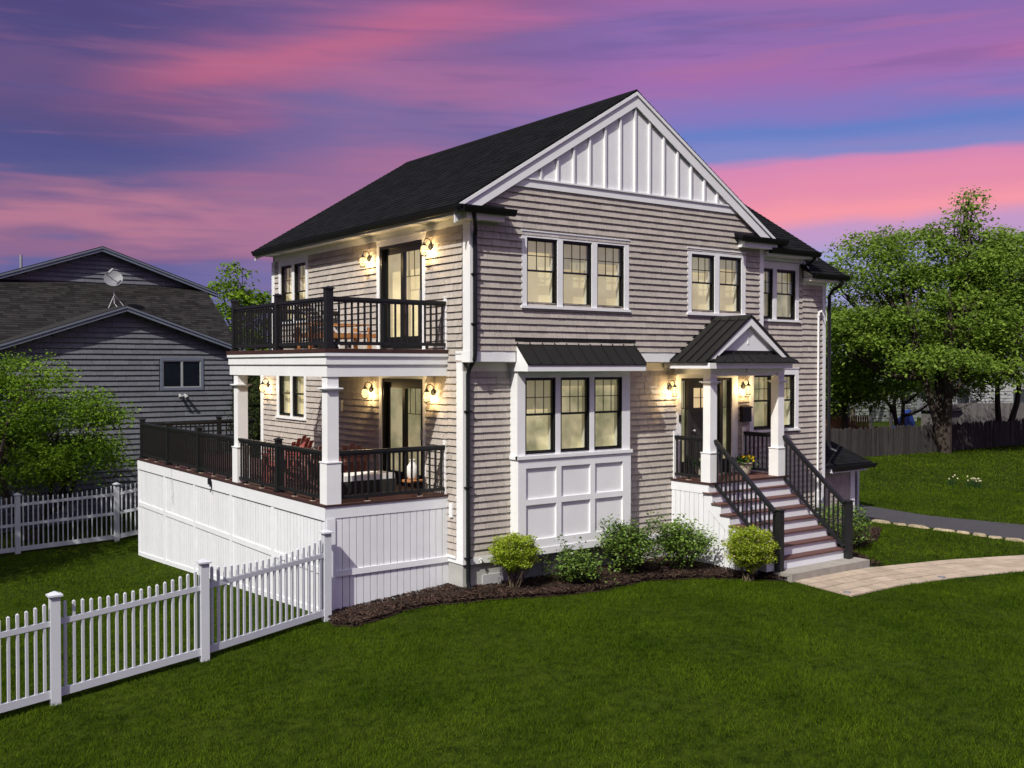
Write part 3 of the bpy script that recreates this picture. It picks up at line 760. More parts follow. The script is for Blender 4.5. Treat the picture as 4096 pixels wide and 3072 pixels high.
for u0, u1 in ((5.66, 5.86), (6.97, 7.20)):
    f = MB(FL).box(u0, u1, -.075, -.045, .14, .45).build('sidelight', 'door', house)
    MB(FL).box(u0 + .02, u1 - .02, -.05, -.046, .45, 2.2).build('pane', 'glass', f)
    MB(FL).box(u0 - .1, u1 + .45, -.30, -.28, .1, 2.25).build('lit_room', 'shade2', f)
    g = MB(FL); g.box(u0, u1, -.045, -.035, 1.60, 1.615); g.box((u0 + u1) / 2 - .007, (u0 + u1) / 2 + .007, -.044, -.036, 1.615, 2.2); g.build('grille', 'door', f)
b = MB(FL); b.box(5.47, 5.62, 0, .03, .13, 2.27); b.box(7.24, 7.43, 0, .03, .13, 2.27); b.box(5.47, 7.43, 0, .03, 2.27, 2.44); b.box(5.45, 7.45, 0, .05, 2.44, 2.46); b.build('door_trim', 'white', house)

# -------- bay window
bx0, bx1 = 1.05, 3.916
b = MB(FB); wall_cells(b, bx0, bx1, -1.06, 2.44, [(p, q, *BZ) for p, q in BAY], -.05, 0.)
b2 = b; b2.T = None
b2.box(bx0, bx0 + .05, -.181, 0, -1.06, 2.44); b2.box(bx1 - .05, bx1, -.181, 0, -1.06, 2.44); b2.box(bx0 + .05, bx1 - .05, -.181, -.001, -1.06, -1.0); b2.build('bay_box', 'white', house)
for p, q in BAY: window(FB, p, q, *BZ, 'shade2')
b = MB(FB); b.box(bx0 - .03, bx1 + .03, .0, .075, .775, .839); b.box(bx0 - .001, bx1 + .001, .001, .046, .70, .775)
b.box(bx0, bx1, .0, .045, -.93, -.765); b.box(bx0 - .02, bx1 + .02, .0, .06, -1.06, -.93); b.build('bay_sill', 'white', house)
for z0, z1 in ((.60, .70), (-.10, .01)):
    MB(FB).box(bx0, bx1, 0, .045, z0, z1).build('bay_rail', 'white', house)
for u0, u1 in ((bx0, 1.237), (1.97, 2.094), (2.832, 2.956), (3.699, bx1)):
    b = MB(FB); b.box(u0, u1, 0, .045, .01, .60); b.box(u0, u1, 0, .045, -.765, -.10); b.box(u0, u1, 0, .02, .839, 2.318); b.build('bay_stile', 'white', house)
MB(FB).box(bx0, bx1, 0, .02, 2.318, 2.44).build('bay_head', 'white', house)
for p, q in BAY:
    for z0, z1 in ((.01, .60), (-.765, -.10)): MB(FB).box(p, q, .001, .006, z0, z1).build('bay_panel', 'white', house)
MB().box(bx0 - .03, bx0, -.29, -.03, .775, .839).build('bay_sill', 'white', house)
# metal bay roof
rx0, rx1, ry, rz0, rz1 = 1.017, 4.014, -.63, 2.572, 2.965
dirv = Vector((0, YU - ry, rz1 - rz0)).normalized(); nrm = Vector((0, -dirv.z, dirv.y)).normalized()
bayroof = MB().prism([(rx0, ry, rz0 - .02), (rx0, YU - .002, rz1 - .02), (rx0, YU - .002, rz1), (rx0, ry, rz0)], (rx1 - rx0, 0, 0)).build('bay_roof', 'metal', house)
for k in range(11):
    x = rx0 + .012 + (rx1 - rx0 - .024) * k / 10
    MB().prism([(x - .012, ry, rz0), (x - .012, YU - .01, rz1), (x - .012, YU - .01, rz1 + .04), (x - .012, ry, rz0 + .04)], (.024, 0, 0)).build('standing_seam', 'metal', bayroof)
MB(FU).box(rx0 - .03, rx1 + .03, .0, .03, rz1, rz1 + .10).build('roof_flashing', 'metal', house)
b = MB(); b.box(rx0, rx1, ry + .015, ry + .045, 2.44, 2.549); b.box(rx0 + .03, rx1 - .03, ry + .05, -.232, 2.44, 2.455)
for x in (rx0, rx1 - .03): b.prism([(x, ry + .045, 2.44), (x, -.0305, 2.44), (x, -.0305, 2.60), (x, YU - .03, 2.61), (x, YU - .03, rz1 - .03), (x, ry + .045, 2.549)], (.03, 0, 0))
b.build('bay_eave_box', 'white', house)

# -------- main roof
def roof_slab(name, pts, off, m='roof', parent=None): return MB().prism(pts, off).build(name, m, parent or house)


th = Vector((SL, 0, -1)).normalized() * .05
roof_slab('roof_slope', [(EX, yF, EZ), (RX, yF, RZ), (RX, yB, RZ), (EX, yB, EZ)], (0, 0, -.05))
roof_slab('roof_slope', [(RX + .001, yF, RZ), (2 * RX - EX, yF, EZ), (2 * RX - EX, yB, EZ), (RX + .001, yB, RZ)], (0, 0, -.05))
VL = Vector((RX - EX, 0, RZ - EZ)); LV = VL.length
PR = Plane((EX, yF, EZ), (0, 1, 0), VL, Vector((-VL.z, 0, VL.x)), .003)
PR2 = Plane((2 * RX - EX, yF, EZ), (0, 1, 0), (-VL.x, 0, VL.z), Vector((VL.z, 0, VL.x)), .003)
rt = tiles(PR, 0, yB - yF, 0, LV, .145, (.22, .30, .38)) + tiles(PR2, 0, yB - yF, 0, LV, .145, (.22, .30, .38))
# wing roofs facing the street
w1 = (7.6, 9.85, -.40, 5.22, 2.6); w2 = (9.62, 10.95, -.38, 4.72, 1.6)
for (xa, xb, ye, ze, run) in (w1, w2):
    roof_slab('wing_roof', [(xa, ye, ze), (xb, ye, ze), (xb, ye + run, ze + .62 * run), (xa, ye + run, ze + .62 * run)], (0, 0, -.05))
    roof_slab('wing_roof', [(xa, ye + run + .001, ze + .62 * run), (xb, ye + run + .001, ze + .62 * run), (xb, ye + 2 * run, ze), (xa, ye + 2 * run, ze)], (0, 0, -.05))
    pl = Plane((xa, ye, ze), (1, 0, 0), (0, 1, .62), (0, -.62, 1), .003)
    rt += tiles(pl, .0, xb - xa, 0, run * math.sqrt(1 + .62 ** 2), .145, (.22, .30, .38))
    MB().prism([(xb - .12, ye + .06, ze - .05), (xb - .12, ye + run, ze + .62 * run - .05), (xb - .12, ye + 2 * run - .06, ze - .05)], (.02, 0, 0)).build('wing_gable_wall', 'wall', house)
    MB().prism([(xb - .10, ye, ze - .052), (xb - .10, ye + run, ze + .62 * run - .052), (xb - .10, ye + run, ze + .62 * run - .2), (xb - .10, ye, ze - .2)], (.03, 0, 0)).build('wing_rake_board', 'white', house)
emit_tiles(house, 'roof_shingle', 'roof_shingles', rt, 'roof', .012, 300, .0)
b = MB(); b.prism([(RX - .15, yF, RZ - .15 * SL + .014), (RX, yF, RZ + .022), (RX + .15, yF, RZ - .15 * SL + .014)], (0, yB - yF, 0)); b.build('ridge_cap', 'roof', house)
# rakes, soffits
for s in (-1, 1):
    X = lambda x: RX + s * x
    W_ = RX - EX
    MB().prism([(X(0), yF + .01, RZ - .052), (X(W_), yF + .01, EZ - .052), (X(W_), yF + .01, EZ - .33), (X(0), yF + .01, RZ - .33)], (0, .03, 0)).build('rake_board', 'white', house)
    MB().prism([(X(0), yF - .018, RZ - .03), (X(W_), yF - .018, EZ - .03), (X(W_), yF - .018, EZ - .10), (X(0), yF - .018, RZ - .10)], (0, .027, 0)).build('rake_crown', 'white', house)
    MB().prism([(X(0), yF + .041, RZ - .20), (X(W_ - .3), yF + .041, EZ - .20 + .3 * SL), (X(W_ - .3), yF + .041, EZ - .22 + .3 * SL), (X(0), yF + .041, RZ - .22)], (0, YU - yF - .043, 0)).build('rake_soffit', 'soffit', house)
    MB().prism([(X(0), yB - .01, RZ - .052), (X(W_), yB - .01, EZ - .052), (X(W_), yB - .01, EZ - .25), (X(0), yB - .01, RZ - .25)], (0, -.03, 0)).build('rake_board', 'white', house)
# eaves: fascia, soffit, gutters
b = MB(); b.box(EX + .03, EX + .06, YU + .02, yB - .02, 5.24, 5.37); b.build('eave_fascia', 'white', house)
MB().box(EX + .06, -.001, YU - .0, 8.64, 5.265, 5.28).build('eave_soffit', 'white', house)
def gutter(p, q, out, parent=house):
    """half open K-style gutter from p to q, out = outward unit vector"""
    p, q, out = Vector(p), Vector(q), Vector(out); d = q - p
    pr = [(0, .02), (0, -.10), (.07, -.10), (.115, -.02), (.125, .015), (.11, .015), (.10, -.02), (.062, -.088), (.012, -.088), (.012, .02)]
    return MB().prism([p + out * a + ZS * z for a, z in pr], d).build('gutter', 'gutter', parent)


gutter((EX + .03, -.60, 5.38), (EX + .03, yB, 5.38), (-1, 0, 0))
gutter((EX - .09, -.475, 5.38), (.80, -.475, 5.38), (0, -1, 0))
gutter((6.93, -.475, 5.38), (8.50, -.475, 5.38), (0, -1, 0))
gutter((XW + .40, -.46, 5.38), (XW + .40, yB, 5.38), (1, 0, 0))
gutter((XW + .05, -.37, 5.20), (9.83, -.37, 5.20), (0, -1, 0))
gutter((9.66, -.35, 4.70), (10.97, -.35, 4.70), (0, -1, 0))
# cornice returns: little roof, white box
for x0, x1 in ((EX + .05, .72), (7.02, 8.36)):
    MB().prism([(x0, -.475, 5.37), (x0, YU, 5.50), (x0, YU, 5.36)], (x1 - x0, 0, 0)).build('cornice_return', 'roof', house)
    MB().box(x0 + .12, x1 - .12, -.47, YU - .0285, 5.17, 5.355).build('cornice_box', 'soffit' if x0 < 1 else 'white', house)
b = MB(); b.box(XW + .035, 9.74, -.36, -.0305, 5.06, 5.145); b.box(9.74, 10.85, -.34, -.0305, 4.56, 4.645); b.build('eave_soffit', 'white', house)
MB().prism([(9.745, -.33, 4.66), (9.745, -.02, 4.66), (9.745, -.02, 5.05)], (.03, 0, 0)).build('eave_bracket', 'white', house)

# -------- downspouts, pipes, small fittings on the house
def downspout(pts, label=None, w=.075, d=.055):
    b = MB()
    for i in range(len(pts) - 1): b.beam(pts[i], pts[i + 1], w, d, (0, 1, .001) if abs(pts[i][2] - pts[i + 1][2]) > .05 else (0, 0, 1))
    return b.build('downspout', 'gutter', house)


yd = YU - .06
b = MB(); b.tube([(-.10, -.50, 5.30), (-.06, -.47, 5.15), (.03, -.36, 5.0), (.06, yd, 4.9)], .04, 8); b.tube([(.06, yd, 4.92), (.06, yd, 2.74)], .042, 8); b.tube([(.06, yd, 2.76), (.06, yd + .02, 2.66), (.06, -.10, 2.48), (.06, -.07, 2.36)], .042, 8)
b.tube([(.06, -.07, 2.4), (.06, -.07, -1.45)], .042, 8); b.tube([(.06, -.07, -1.42), (.06, -.10, -1.54), (.07, -.24, -1.60)], [.042, .046, .05], 8)
dsp = b.build('downspout', 'gutter', house, smooth=False)
for z in (4.2, 3.3, 1.7, .3, -1.0): MB().box(-.01, .13, (yd - .045 if z > 2.7 else -.115), (YU - .0285 if z > 2.7 else -.0285), z, z + .02).build('strap', 'gutter', dsp)
b = MB(); b.tube([(10.75, -.42, 4.62), (10.74, -.36, 4.5), (10.70, -.16, 4.38), (10.66, -.09, 4.25), (10.66, -.09, .62), (10.68, -.14, .50), (10.74, -.26, .44)], .042, 8); b.build('downspout', 'gutter', house)
b = MB(); b.tube([(9.70, -.42, 5.12), (9.68, -.34, 5.02), (9.66, -.10, 4.9), (9.70, -.07, 4.82)], .036, 8); b.build('downspout', 'gutter', house)
b = MB(); b.tube([(10.29, -.05, 3.75), (10.29, -.05, -.55)], .026, 8); b.box(10.2, 10.38, -.12, 0, -.9, -.5); b.lathe([(0, 0), (.06, 0), (.06, .05), (0, .06)], (10.29, -.12, -.72), 10); b.build('electric_conduit', 'white', house)
b = MB(); b.tube([(10.29, -.05, 3.74), (10.30, -.07, 3.84), (10.33, -.13, 3.86)], [.034, .034, .03], 7)
for k in range(2): b.tube([(10.33, -.13, 3.85), (10.40, -.16, 3.72 - .06 * k), (10.46, -.16, 3.62), (10.49, -.12, 3.85), (10.50, -.05, 4.05)], .006, 5)
b.build('service_cable', 'white', house)
MB(FL).box(5.545, 5.59, .03, .055, 1.33, 1.48).build('doorbell', 'frame', house)
MB(LS).box(.30, .40, .02, .06, -.28, -.02).build('outlet_cover', 'white', house)
MB(LS).box(4.78, 4.90, .02, .07, 1.53, 1.78).build('utility_box', 'greyplastic', house)
b = MB(); b.tube([(.33, 0, -1.06), (.33, -.08, -1.06), (.33, -.10, -1.10)], .014, 6); b.lathe([(.0, 0), (.03, 0), (.03, .012), (0, .012)], (.33, -.09, -1.04), 8); b.build('hose_spigot', 'vase', house)
MB().tube([(-.2, 7.6, 5.262), (-.2, 7.6, 5.235)], .07, 12).build('soffit_vent', 'greyplastic', house)

# -------- small lean-to over the cellar entry at the far corner
lt = house
b = MB(); b.box(10.62, 12.2, .3, 1.9, -1.7, -.02); b.build('lean_to_wall', 'wall', house)
emit_tiles(house, 'lean_to_shingle', 'lean_to_shingles', tiles(Plane((0, .3, 0), (1, 0, 0), (0, 0, 1), (0, -1, 0)), 10.95, 12.05, -1.5, .0, EXPO, WD), 'shingle', .014, 60)
MB().box(12.05, 12.23, .262, .3, -1.6, -.0).build('corner_board', 'white', house)
lr = MB().prism([(10.62, -.02, .07), (12.55, -.02, .07), (12.55, 1.3, .55), (10.62, 1.3, .55)], (0, 0, -.06)).build('lean_to_roof', 'roof', house)
emit_tiles(house, 'lean_to_roof_shingle', 'lean_to_roof_shingles', tiles(Plane((10.62, -.02, .07), (1, 0, 0), (0, 1.32, .48), (0, -.48, 1.32), .003), 0, 1.93, 0, 1.38, .16, (.25, .33)), 'roof', .007, 80, 0)
gutter((10.9, -.02, .04), (12.6, -.02, .04), (0, -1, 0))
MB().prism([(10.9, -.0, .0), (10.9, .6, .22), (10.9, .6, -.12), (10.9, -.0, -.12)], (.03, 0, 0)).build('lean_to_rake_board', 'white', house)
b = MB(); b.box(10.93, 12.4, .0, .299, -.13, -.1); b.build('lean_to_soffit', 'white', house)

# ================================================================== DECKS AND RAILINGS
XD, YD, YBK, YBB = -2.514, .489, 5.088, 11.51
F1, F2 = .125, 2.84


def post_cap(b, x, y, z, w, m=None):
    b.box(x - w, x + w, y - w, y + w, z, z + .022); b.pyr(x - w * .86, x + w * .86, y - w * .86, y + w * .86, z + .022, z + .055)


def railing(name, p, q, z0, ztop, label, group, posts=(), wall=None, sp=.122, zb=.075, feet=True, drop=0.):
    """level railing from p to q (x, y); posts = list of (x, y, width, top) newels"""
    p, q = Vector((*p, 0)), Vector((*q, 0)); L = (q - p).length; d = (q - p).normalized()
    root = thing(name, (*((p + q) / 2).xy, z0), label, 'railing', group)
    MB().beam(p + ZS * (ztop - .03), q + ZS * (ztop - .03), .085, .05).build('top_rail', 'black', root)
    MB().beam(p + ZS * (ztop - .075), q + ZS * (ztop - .075), .045, .042).build('rail_cleat', 'black', root)
    MB().beam(p + ZS * (z0 + zb + .025), q + ZS * (z0 + zb + .025), .055, .06).build('bottom_rail', 'black', root)
    ps = [Vector((a, c, 0)) for a, c, *_ in posts]
    n = int(L / sp); me = boxmesh('baluster', .03, .03, ztop - z0 - zb - .15, 'black')
    for k in range(n):
        c = p + d * (L * (k + .5) / n)
        if any((c - s).length < .085 for s in ps): continue
        piece('baluster', me, root, (c.x, c.y, z0 + zb + .055))
    if feet:
        k = 0; nf = max(1, int(L / .75))
        for k in range(nf):
            c = p + d * (L * (k + .5) / nf); MB().box(c.x - .02, c.x + .02, c.y - .02, c.y + .02, z0 + .012, z0 + zb - .005).build('rail_foot', 'black', root)
            MB().box(c.x - .05, c.x + .05, c.y - .05, c.y + .05, z0, z0 + .012).build('foot_pad', 'paver', root)
    for (x, y, w, t) in posts:
        b = MB(); h = w / 2; b.box(x - h, x + h, y - h, y + h, z0, t - .05); b.box(x - h - .022, x + h + .022, y - h - .022, y + h + .022, z0, z0 + .05); post_cap(b, x, y, t - .05, h + .02); b.build('newel_post', 'black', root)
    if wall:
        x, y, nx = wall; b = MB()
        if nx: b.box(x - .035, x, y - .05, y + .05, z0, ztop + .09)
        else: b.box(x - .05, x + .05, y - .035, y, z0, ztop + .09)
        b.build('wall_bracket', 'white', root)
    return root


def column(parent, x, y, z0, z1, w, bh=.72, capz=.22):
    h = w / 2; b = MB(); b.box(x - h, x + h, y - h, y + h, z0, z1); b.build('column_shaft', 'white', parent)
    g = h + .03; b = MB(); b.box(x - g, x + g, y - g, y + g, z0, z0 + bh); b.box(x - g - .012, x + g + .012, y - g - .012, y + g + .012, z0 + bh, z0 + bh + .02); b.build('column_base', 'white', parent)
    g = h + .06; b = MB(); b.box(x - g, x + g, y - g, y + g, z1 - capz, z1 - capz + .022); b.box(x - g + .03, x + g - .03, y - g + .03, y + g - .03, z1 - capz - .025, z1 - capz); b.build('column_capital', 'white', parent)


# ---- lower deck
deck = thing('deck', (-1.25, 5.5, -2.2), 'white skirted ground floor deck with red brown boards', 'deck')
n = int((YBB - YD) / .142); dy = (YBB - YD) / n; me = boxmesh('deck_board', 2.54, dy - .006, .03, 'deck')
for k in range(n): piece('deck_board', me, deck, (XD / 2 - .012, YD + dy * (k + .5), F1 - .03))
b = MB(); b.box(XD + .001, -.001, YD + .002, YD + .03, F1 - .24, F1 - .034); b.build('front_fascia', 'skirt', deck)
b = MB(); b.box(XD - .03, XD, YD + .002, YBB, F1 - .27, F1 - .034); b.build('side_fascia', 'skirt', deck)
b = MB(); b.box(XD - .045, -.001, YD - .018, YD + .10, F1 - .028, F1 + .004); b.box(XD - .045, XD + .10, YD + .1001, YBB + .02, F1 - .028, F1 + .004); b.build('deck_edge', 'deckedge', deck)
# front skirt: 18 vertical boards, rail, corner stile
n = 17; x0 = XD + .17; dx = (-.004 - x0) / n
for k in range(n):
    xa = x0 + dx * k; z0 = G(xa, YD) - .06
    MB().box(xa + .0065, xa + dx - .0065, YD + .012, YD + .03, z0, F1 - .235).build('skirt_board', 'skirt', deck)
MB().box(XD + .002, -.002, YD + .0305, YD + .05, -2.2, F1 - .24).build('skirt_shade_backing', 'dim', deck)  # dark sheet behind the boards, its colour makes the gaps read as shade
MB().box(XD + .16, -.003, YD - .016, YD + .012, -1.135, -1.03).build('skirt_rail', 'skirt', deck)
MB().box(XD + .0, XD + .165, YD - .01, YD + .0305, -2.05, F1 - .242).build('corner_stile', 'skirt', deck)
# side skirt: five bays, two rows
ys = [YD, 2.778, 4.954, 7.192, 9.339, YBB]
zb = [-1.95, -2.02, -2.12, -2.24, -2.38, -2.62]
for i in range(5):
    a, c = ys[i] + .06, ys[i + 1] - .06; n = 15; w = (c - a) / n
    for k in range(n):
        y0 = a + w * k; MB().box(XD + .0, XD + .012, y0 + .0065, y0 + w - .0065, G(XD, y0) - .08, F1 - .265).build('skirt_board', 'skirt', deck)
MB().box(XD + .0125, XD + .03, YD + .035, YBB - .02, -2.75, F1 - .27).build('skirt_shade_backing', 'dim', deck)  # near black sheet standing in for shade in the side board gaps
for y in ys:
    a, c = max(y - .065, YD + .002), min(y + .065, YBB); MB().box(XD - .022, XD - .0, a, c, G(XD, y) - .1, F1 - .271).build('skirt_stile', 'skirt', deck)
for i in range(5):
    a, c = ys[i] + .066, ys[i + 1] - .066
    MB().box(XD - .02, XD, a, c, -1.10, -.99).build('skirt_rail', 'skirt', deck)
    b = MB(); z0, z1 = G(XD, a), G(XD, c); b.prism([(XD - .02, a, z0 - .1), (XD - .02, c, z1 - .1), (XD - .02, c, z1 + .1), (XD - .02, a, z0 + .1)], (.02, 0, 0)); b.build('skirt_base', 'skirt', deck)
MB().box(XD, -.002, YBB - .03, YBB, -2.75, F1 - .035).build('back_skirt', 'skirt', deck)
column(deck, -2.36, .645, F1 + .004, 2.36, .215); column(deck, -2.36, 4.80, F1 + .004, 2.36, .215)
# spot light and hanging wire on the side skirt
b = MB(); b.box(XD - .075, XD - .031, 6.05, 6.17, -.04, .09); b.tube([(XD - .05, 6.02, .05), (XD - .05, 6.0, -.1), (XD - .05, 6.06, -.2)], .012, 5); b.build('flood_light', 'gutter', deck)
MB().tube([(XD - .035, 8.72, F1), (XD - .035, 8.70, -.45), (XD - .035, 8.66, -.55), (XD - .035, 8.70, -.62), (XD - .035, 8.64, -.75)], .007, 4).build('hanging_wire', 'greyplastic', deck)

# ---- upper balcony
bal = thing('balcony', (-1.25, 2.8, 2.3), 'white beamed upper balcony above the side deck', 'balcony')
n = int((YBK - YD) / .142); dy = (YBK - YD) / n; me = boxmesh('deck_board', 2.53, dy - .006, .03, 'deck')
for k in range(n): piece('deck_board', me, bal, (XD / 2 - .012, YD + dy * (k + .5), F2 - .03))
b = MB(); b.box(XD - .04, -.001, YD - .035, YD + .06, F2 - .065, F2 + .004); b.box(XD - .04, XD + .05, YD + .0601, YBK + .03, F2 - .065, F2 + .004); b.build('deck_edge', 'deckedge', bal)
def ring(nm, o, z0, z1, th=.03, m='white'):
    b = MB(); b.box(XD - o, -.001, YD - o, YD - o + th, z0, z1); b.box(XD - o, XD - o + th, YD - o + th, YBK, z0, z1); b.box(XD - o + th, -.001, YBK - th, YBK, z0, z1); return b.build(nm, m, bal)


ring('crown_band', .03, 2.714, 2.772, .05); ring('fascia_band', .0, 2.567, 2.713, .03); ring('beam', -.028, 2.354, 2.566, .20)
MB().box(XD + .25, -.035, YD + .25, YBK - .25, 2.53, 2.55).build('porch_ceiling', 'white', bal)
b = MB(); [b.box(XD + .2, -.03, y - .02, y + .02, 2.56, 2.80) for y in np.arange(1, 5, .5)]; b.build('joists', 'wall', bal)

g = 'black baluster railings of the decks and porch'
railing('deck_railing', (XD + .10, .565), (-.035, .565), F2, F2 + .915, 'black railing across the street end of the upper balcony', g, [(XD + .085, .565, .13, 3.93)], (-.0, .565, 1))
railing('deck_railing', (XD + .085, .64), (XD + .085, 4.98), F2, F2 + .915, 'black railing along the long open side of the upper balcony', g, [(XD + .085, 2.72, .11, 3.92), (XD + .085, 4.93, .11, 3.92)])
railing('deck_railing', (XD + .17, 4.98), (-.035, 4.98), F2, F2 + .915, 'black railing closing the rear of the upper balcony by the window pair', g, [], (0, 4.98, 1), feet=False)
railing('deck_railing', (XD + .30, .60), (-.035, .60), F1, F1 + .93, 'black railing in the shade below the balcony beam beside the front corner', g, [], (-.0, .60, 1))
railing('deck_railing', (XD + .075, .78), (XD + .075, 4.66), F1, F1 + .93, 'black railing between the two white columns of the lower deck', g, [(XD + .075, 2.70, .11, 1.175)])
railing('deck_railing', (XD + .075, 4.94), (XD + .075, 11.42), F1, F1 + .93, 'black railing of three bays on the uncovered far end of the lower deck', g, [(XD + .075, 7.10, .11, 1.175), (XD + .075, 9.28, .11, 1.175), (XD + .075, 11.40, .11, 1.175)])
railing('deck_railing', (XD + .16, 11.40), (.6, 11.40), F1, F1 + .93, 'black railing across the rear of the lower deck before the grey house', g, [(-.4, 11.40, .1, 1.175)], feet=False)

# ================================================================== ENTRY PORCH
porch = thing('entry_porch', (6.5, -1, -1.6), 'white entry porch with dark metal gabled roof and red brown steps', 'porch')
PX0, PX1, PY = 5.32, 7.86, -1.11
n = 8; dy = -PY / n; me = boxmesh('porch_board', PX1 - PX0, dy - .005, .03, 'deck')
for k in range(n): piece('porch_board', me, porch, ((PX0 + PX1) / 2, -dy * (k + .5) - .035, F1 - .03))
b = MB(); b.box(PX0 - .02, PX0 + .03, PY - .02, -.03, F1 - .034, F1 + .003); b.box(PX0 + .0301, PX1 + .02, PY - .035, PY + .02, F1 - .034, F1 + .003); b.build('porch_edge', 'deckedge', porch)
b = MB(); b.box(PX0, PX0 + .03, PY, -.03, F1 - .23, F1 - .036); b.box(PX0 + .0301, PX1, PY, PY + .03, F1 - .20, F1 - .036); b.box(PX1 - .03, PX1, PY + .0301, -.03, F1 - .23, F1 - .036); b.build('porch_fascia', 'skirt', porch)
n = 8; dy = (-.05 - PY) / n
for k in range(n):
    y0 = PY + .02 + dy * k; MB().box(PX0 + .008, PX0 + .03, y0 + .007, y0 + dy - .007, G(PX0, y0) - .1, F1 - .231).build('skirt_board', 'skirt', porch)
MB().box(PX0, PX0 + .029, PY, PY + .12, -1.75, F1 - .231).build('corner_stile', 'skirt', porch)
MB().prism([(PX0 + .033, -.04, -1.8), (PX0 + .033, -.04, F1 - .24), (PX0 + .033, PY + .02, F1 - .24), (PX0 + .033, -2.45, -1.5), (PX0 + .033, -2.45, -1.8)], (.02, 0, 0)).build('skirt_shade_backing', 'dim', porch)  # painted dark behind the porch boards so their seams look shaded
MB().box(PX1 - .03, PX1 - .01, PY + .02, -.05, -1.75, F1 - .231).build('side_skirt', 'skirt', porch)
# steps: seven treads below the floor
N = 7; st = .2357; rz = .1985
ty = [-1.242 - st * i for i in range(N)]; tz = [F1 - rz * (i + 1) for i in range(N)]
for i in range(N):
    MB().box(PX0 - .04, PX1 + .02, ty[i], ty[i] + st + .035, tz[i] - .028, tz[i]).build('tread', 'deck', porch)
for i in range(N + 1):
    yr = (PY - .001 if i == 0 else ty[i - 1] + .03); top = (F1 - .036 if i == 0 else tz[i - 1] - .03); bot = tz[i] if i < N else -1.466
    MB().box(PX0 + .03, PX1 - .002, yr, yr + .018, bot + .001, top).build('riser', 'skirt', porch)
for x in (PX0 - .008, PX1 - .03):       # sawtooth stringers
    pts = [(x, PY + .0, F1 - .04)]
    for i in range(N):
        yr = (PY - .001 if i == 0 else ty[i - 1] + .03); pts += [(x, yr, tz[i] - .03)] if i == 0 else [(x, yr, tz[i - 1] - .03), (x, yr, tz[i] - .03)]
    pts += [(x, ty[-1] + .03, tz[-1] - .03), (x, ty[-1] + .03, -1.466), (x, ty[-1] + .25, -1.466), (x, PY, F1 - .55)]
    MB().prism(pts, (.036, 0, 0)).build('stringer', 'skirt', porch)
zs = lambda y: -1.466 + (y - (ty[-1] + .25)) * ((F1 - .55 + 1.466) / (PY - ty[-1] - .25))
n = 9; y0 = ty[-1] + .26; dy = (PY - y0) / n
for k in range(n):
    a = y0 + dy * k; MB().prism([(PX0 + .002, a + .007, G(PX0, a) - .1), (PX0 + .002, a + dy - .007, G(PX0, a) - .1), (PX0 + .002, a + dy - .007, zs(a + dy) - .004), (PX0 + .002, a + .007, zs(a) - .004)], (.018, 0, 0)).build('skirt_board', 'skirt', porch)
MB().box(5.552, 8.04, -3.048, -2.58, -1.72, -1.4665).build('landing_slab', 'slab', porch)
column(porch, 5.485, -.985, F1 + .003, 2.40, .20, .60, .20); column(porch, 7.635, -.985, F1 + .003, 2.40, .20, .60, .20)
# beam and roof
b = MB(); b.box(5.39, 7.73, -1.06, -.91, 2.33, 2.40); b.box(5.10, 7.70, -1.33, -1.30, 2.484, 2.60); b.box(5.09, 5.12, -1.2999, -.032, 2.484, 2.60); b.box(7.68, 7.71, -1.2999, -.032, 2.484, 2.60); b.build('porch_fascia_board', 'white', porch)
b = MB(); b.box(5.38, 7.74, -1.09, -.88, 2.4001, 2.483); b.box(5.38, 5.59, -.879, -.06, 2.36, 2.483); b.box(7.53, 7.74, -.879, -.06, 2.36, 2.483); b.build('porch_beam', 'white', porch)
MB().box(5.13, 7.67, -1.29, -.06, 2.485, 2.50).build('porch_ceiling', 'white', porch)
rx, rzz, ez, xl, xr, yf, yb = 6.40, 3.585, 2.625, 5.04, 7.76, -1.30, YU - .002
for s, x in ((1, xl), (-1, xr)):
    pr = MB().prism([(x, yf, ez), (rx, yf, rzz), (rx, yf, rzz - .025), (x, yf, ez - .025)], (0, yb - yf, 0)).build('roof_panel', 'metal', porch)
    dv = Vector((rx - x, 0, rzz - ez)); nv = Vector((-dv.z * s, 0, dv.x * s)).normalized()
    for k in range(5):
        y = yf + .012 + (yb - yf - .024) * k / 4; p = Vector((x, y, ez)); q = Vector((rx, y, rzz)) - dv.normalized() * .06
        MB().prism([p - Vector((0, .012, 0)), q - Vector((0, .012, 0)), q - Vector((0, .012, 0)) + nv * .038, p - Vector((0, .012, 0)) + nv * .038], (0, .024, 0)).build('standing_seam', 'metal', pr)
MB().prism([(rx - .13, yf - .005, rzz - .07), (rx, yf - .005, rzz + .03), (rx + .13, yf - .005, rzz - .07), (rx + .12, yf - .005, rzz - .09), (rx, yf - .005, rzz + .005), (rx - .12, yf - .005, rzz - .09)], (0, yb - yf, 0)).build('ridge_cap', 'metal', porch)
pts = lambda o: [(xl + .15 + o, yf + .03, 2.745 + 0 * o), (rx, yf + .03, rzz - .05 - o * .8), (xr - .15 - o, yf + .03, 2.745)]
MB().prism([(xl + .2, yf + .10, 2.65), (rx, yf + .10, rzz - .04), (xr - .2, yf + .10, 2.65)], (0, .03, 0)).build('pediment', 'white', porch)
for s, x in ((1, xl), (-1, xr)):
    dv = Vector((rx - x, 0, rzz - ez)).normalized(); p = Vector((x + s * .13, yf + .015, ez + .06)); q = Vector((rx, yf + .015, rzz - .026)); w = .17
    MB().prism([p, q, q - ZS * w, p + Vector((s * w * .9, 0, 0))], (0, .08, 0)).build('pediment_rake', 'white', porch)
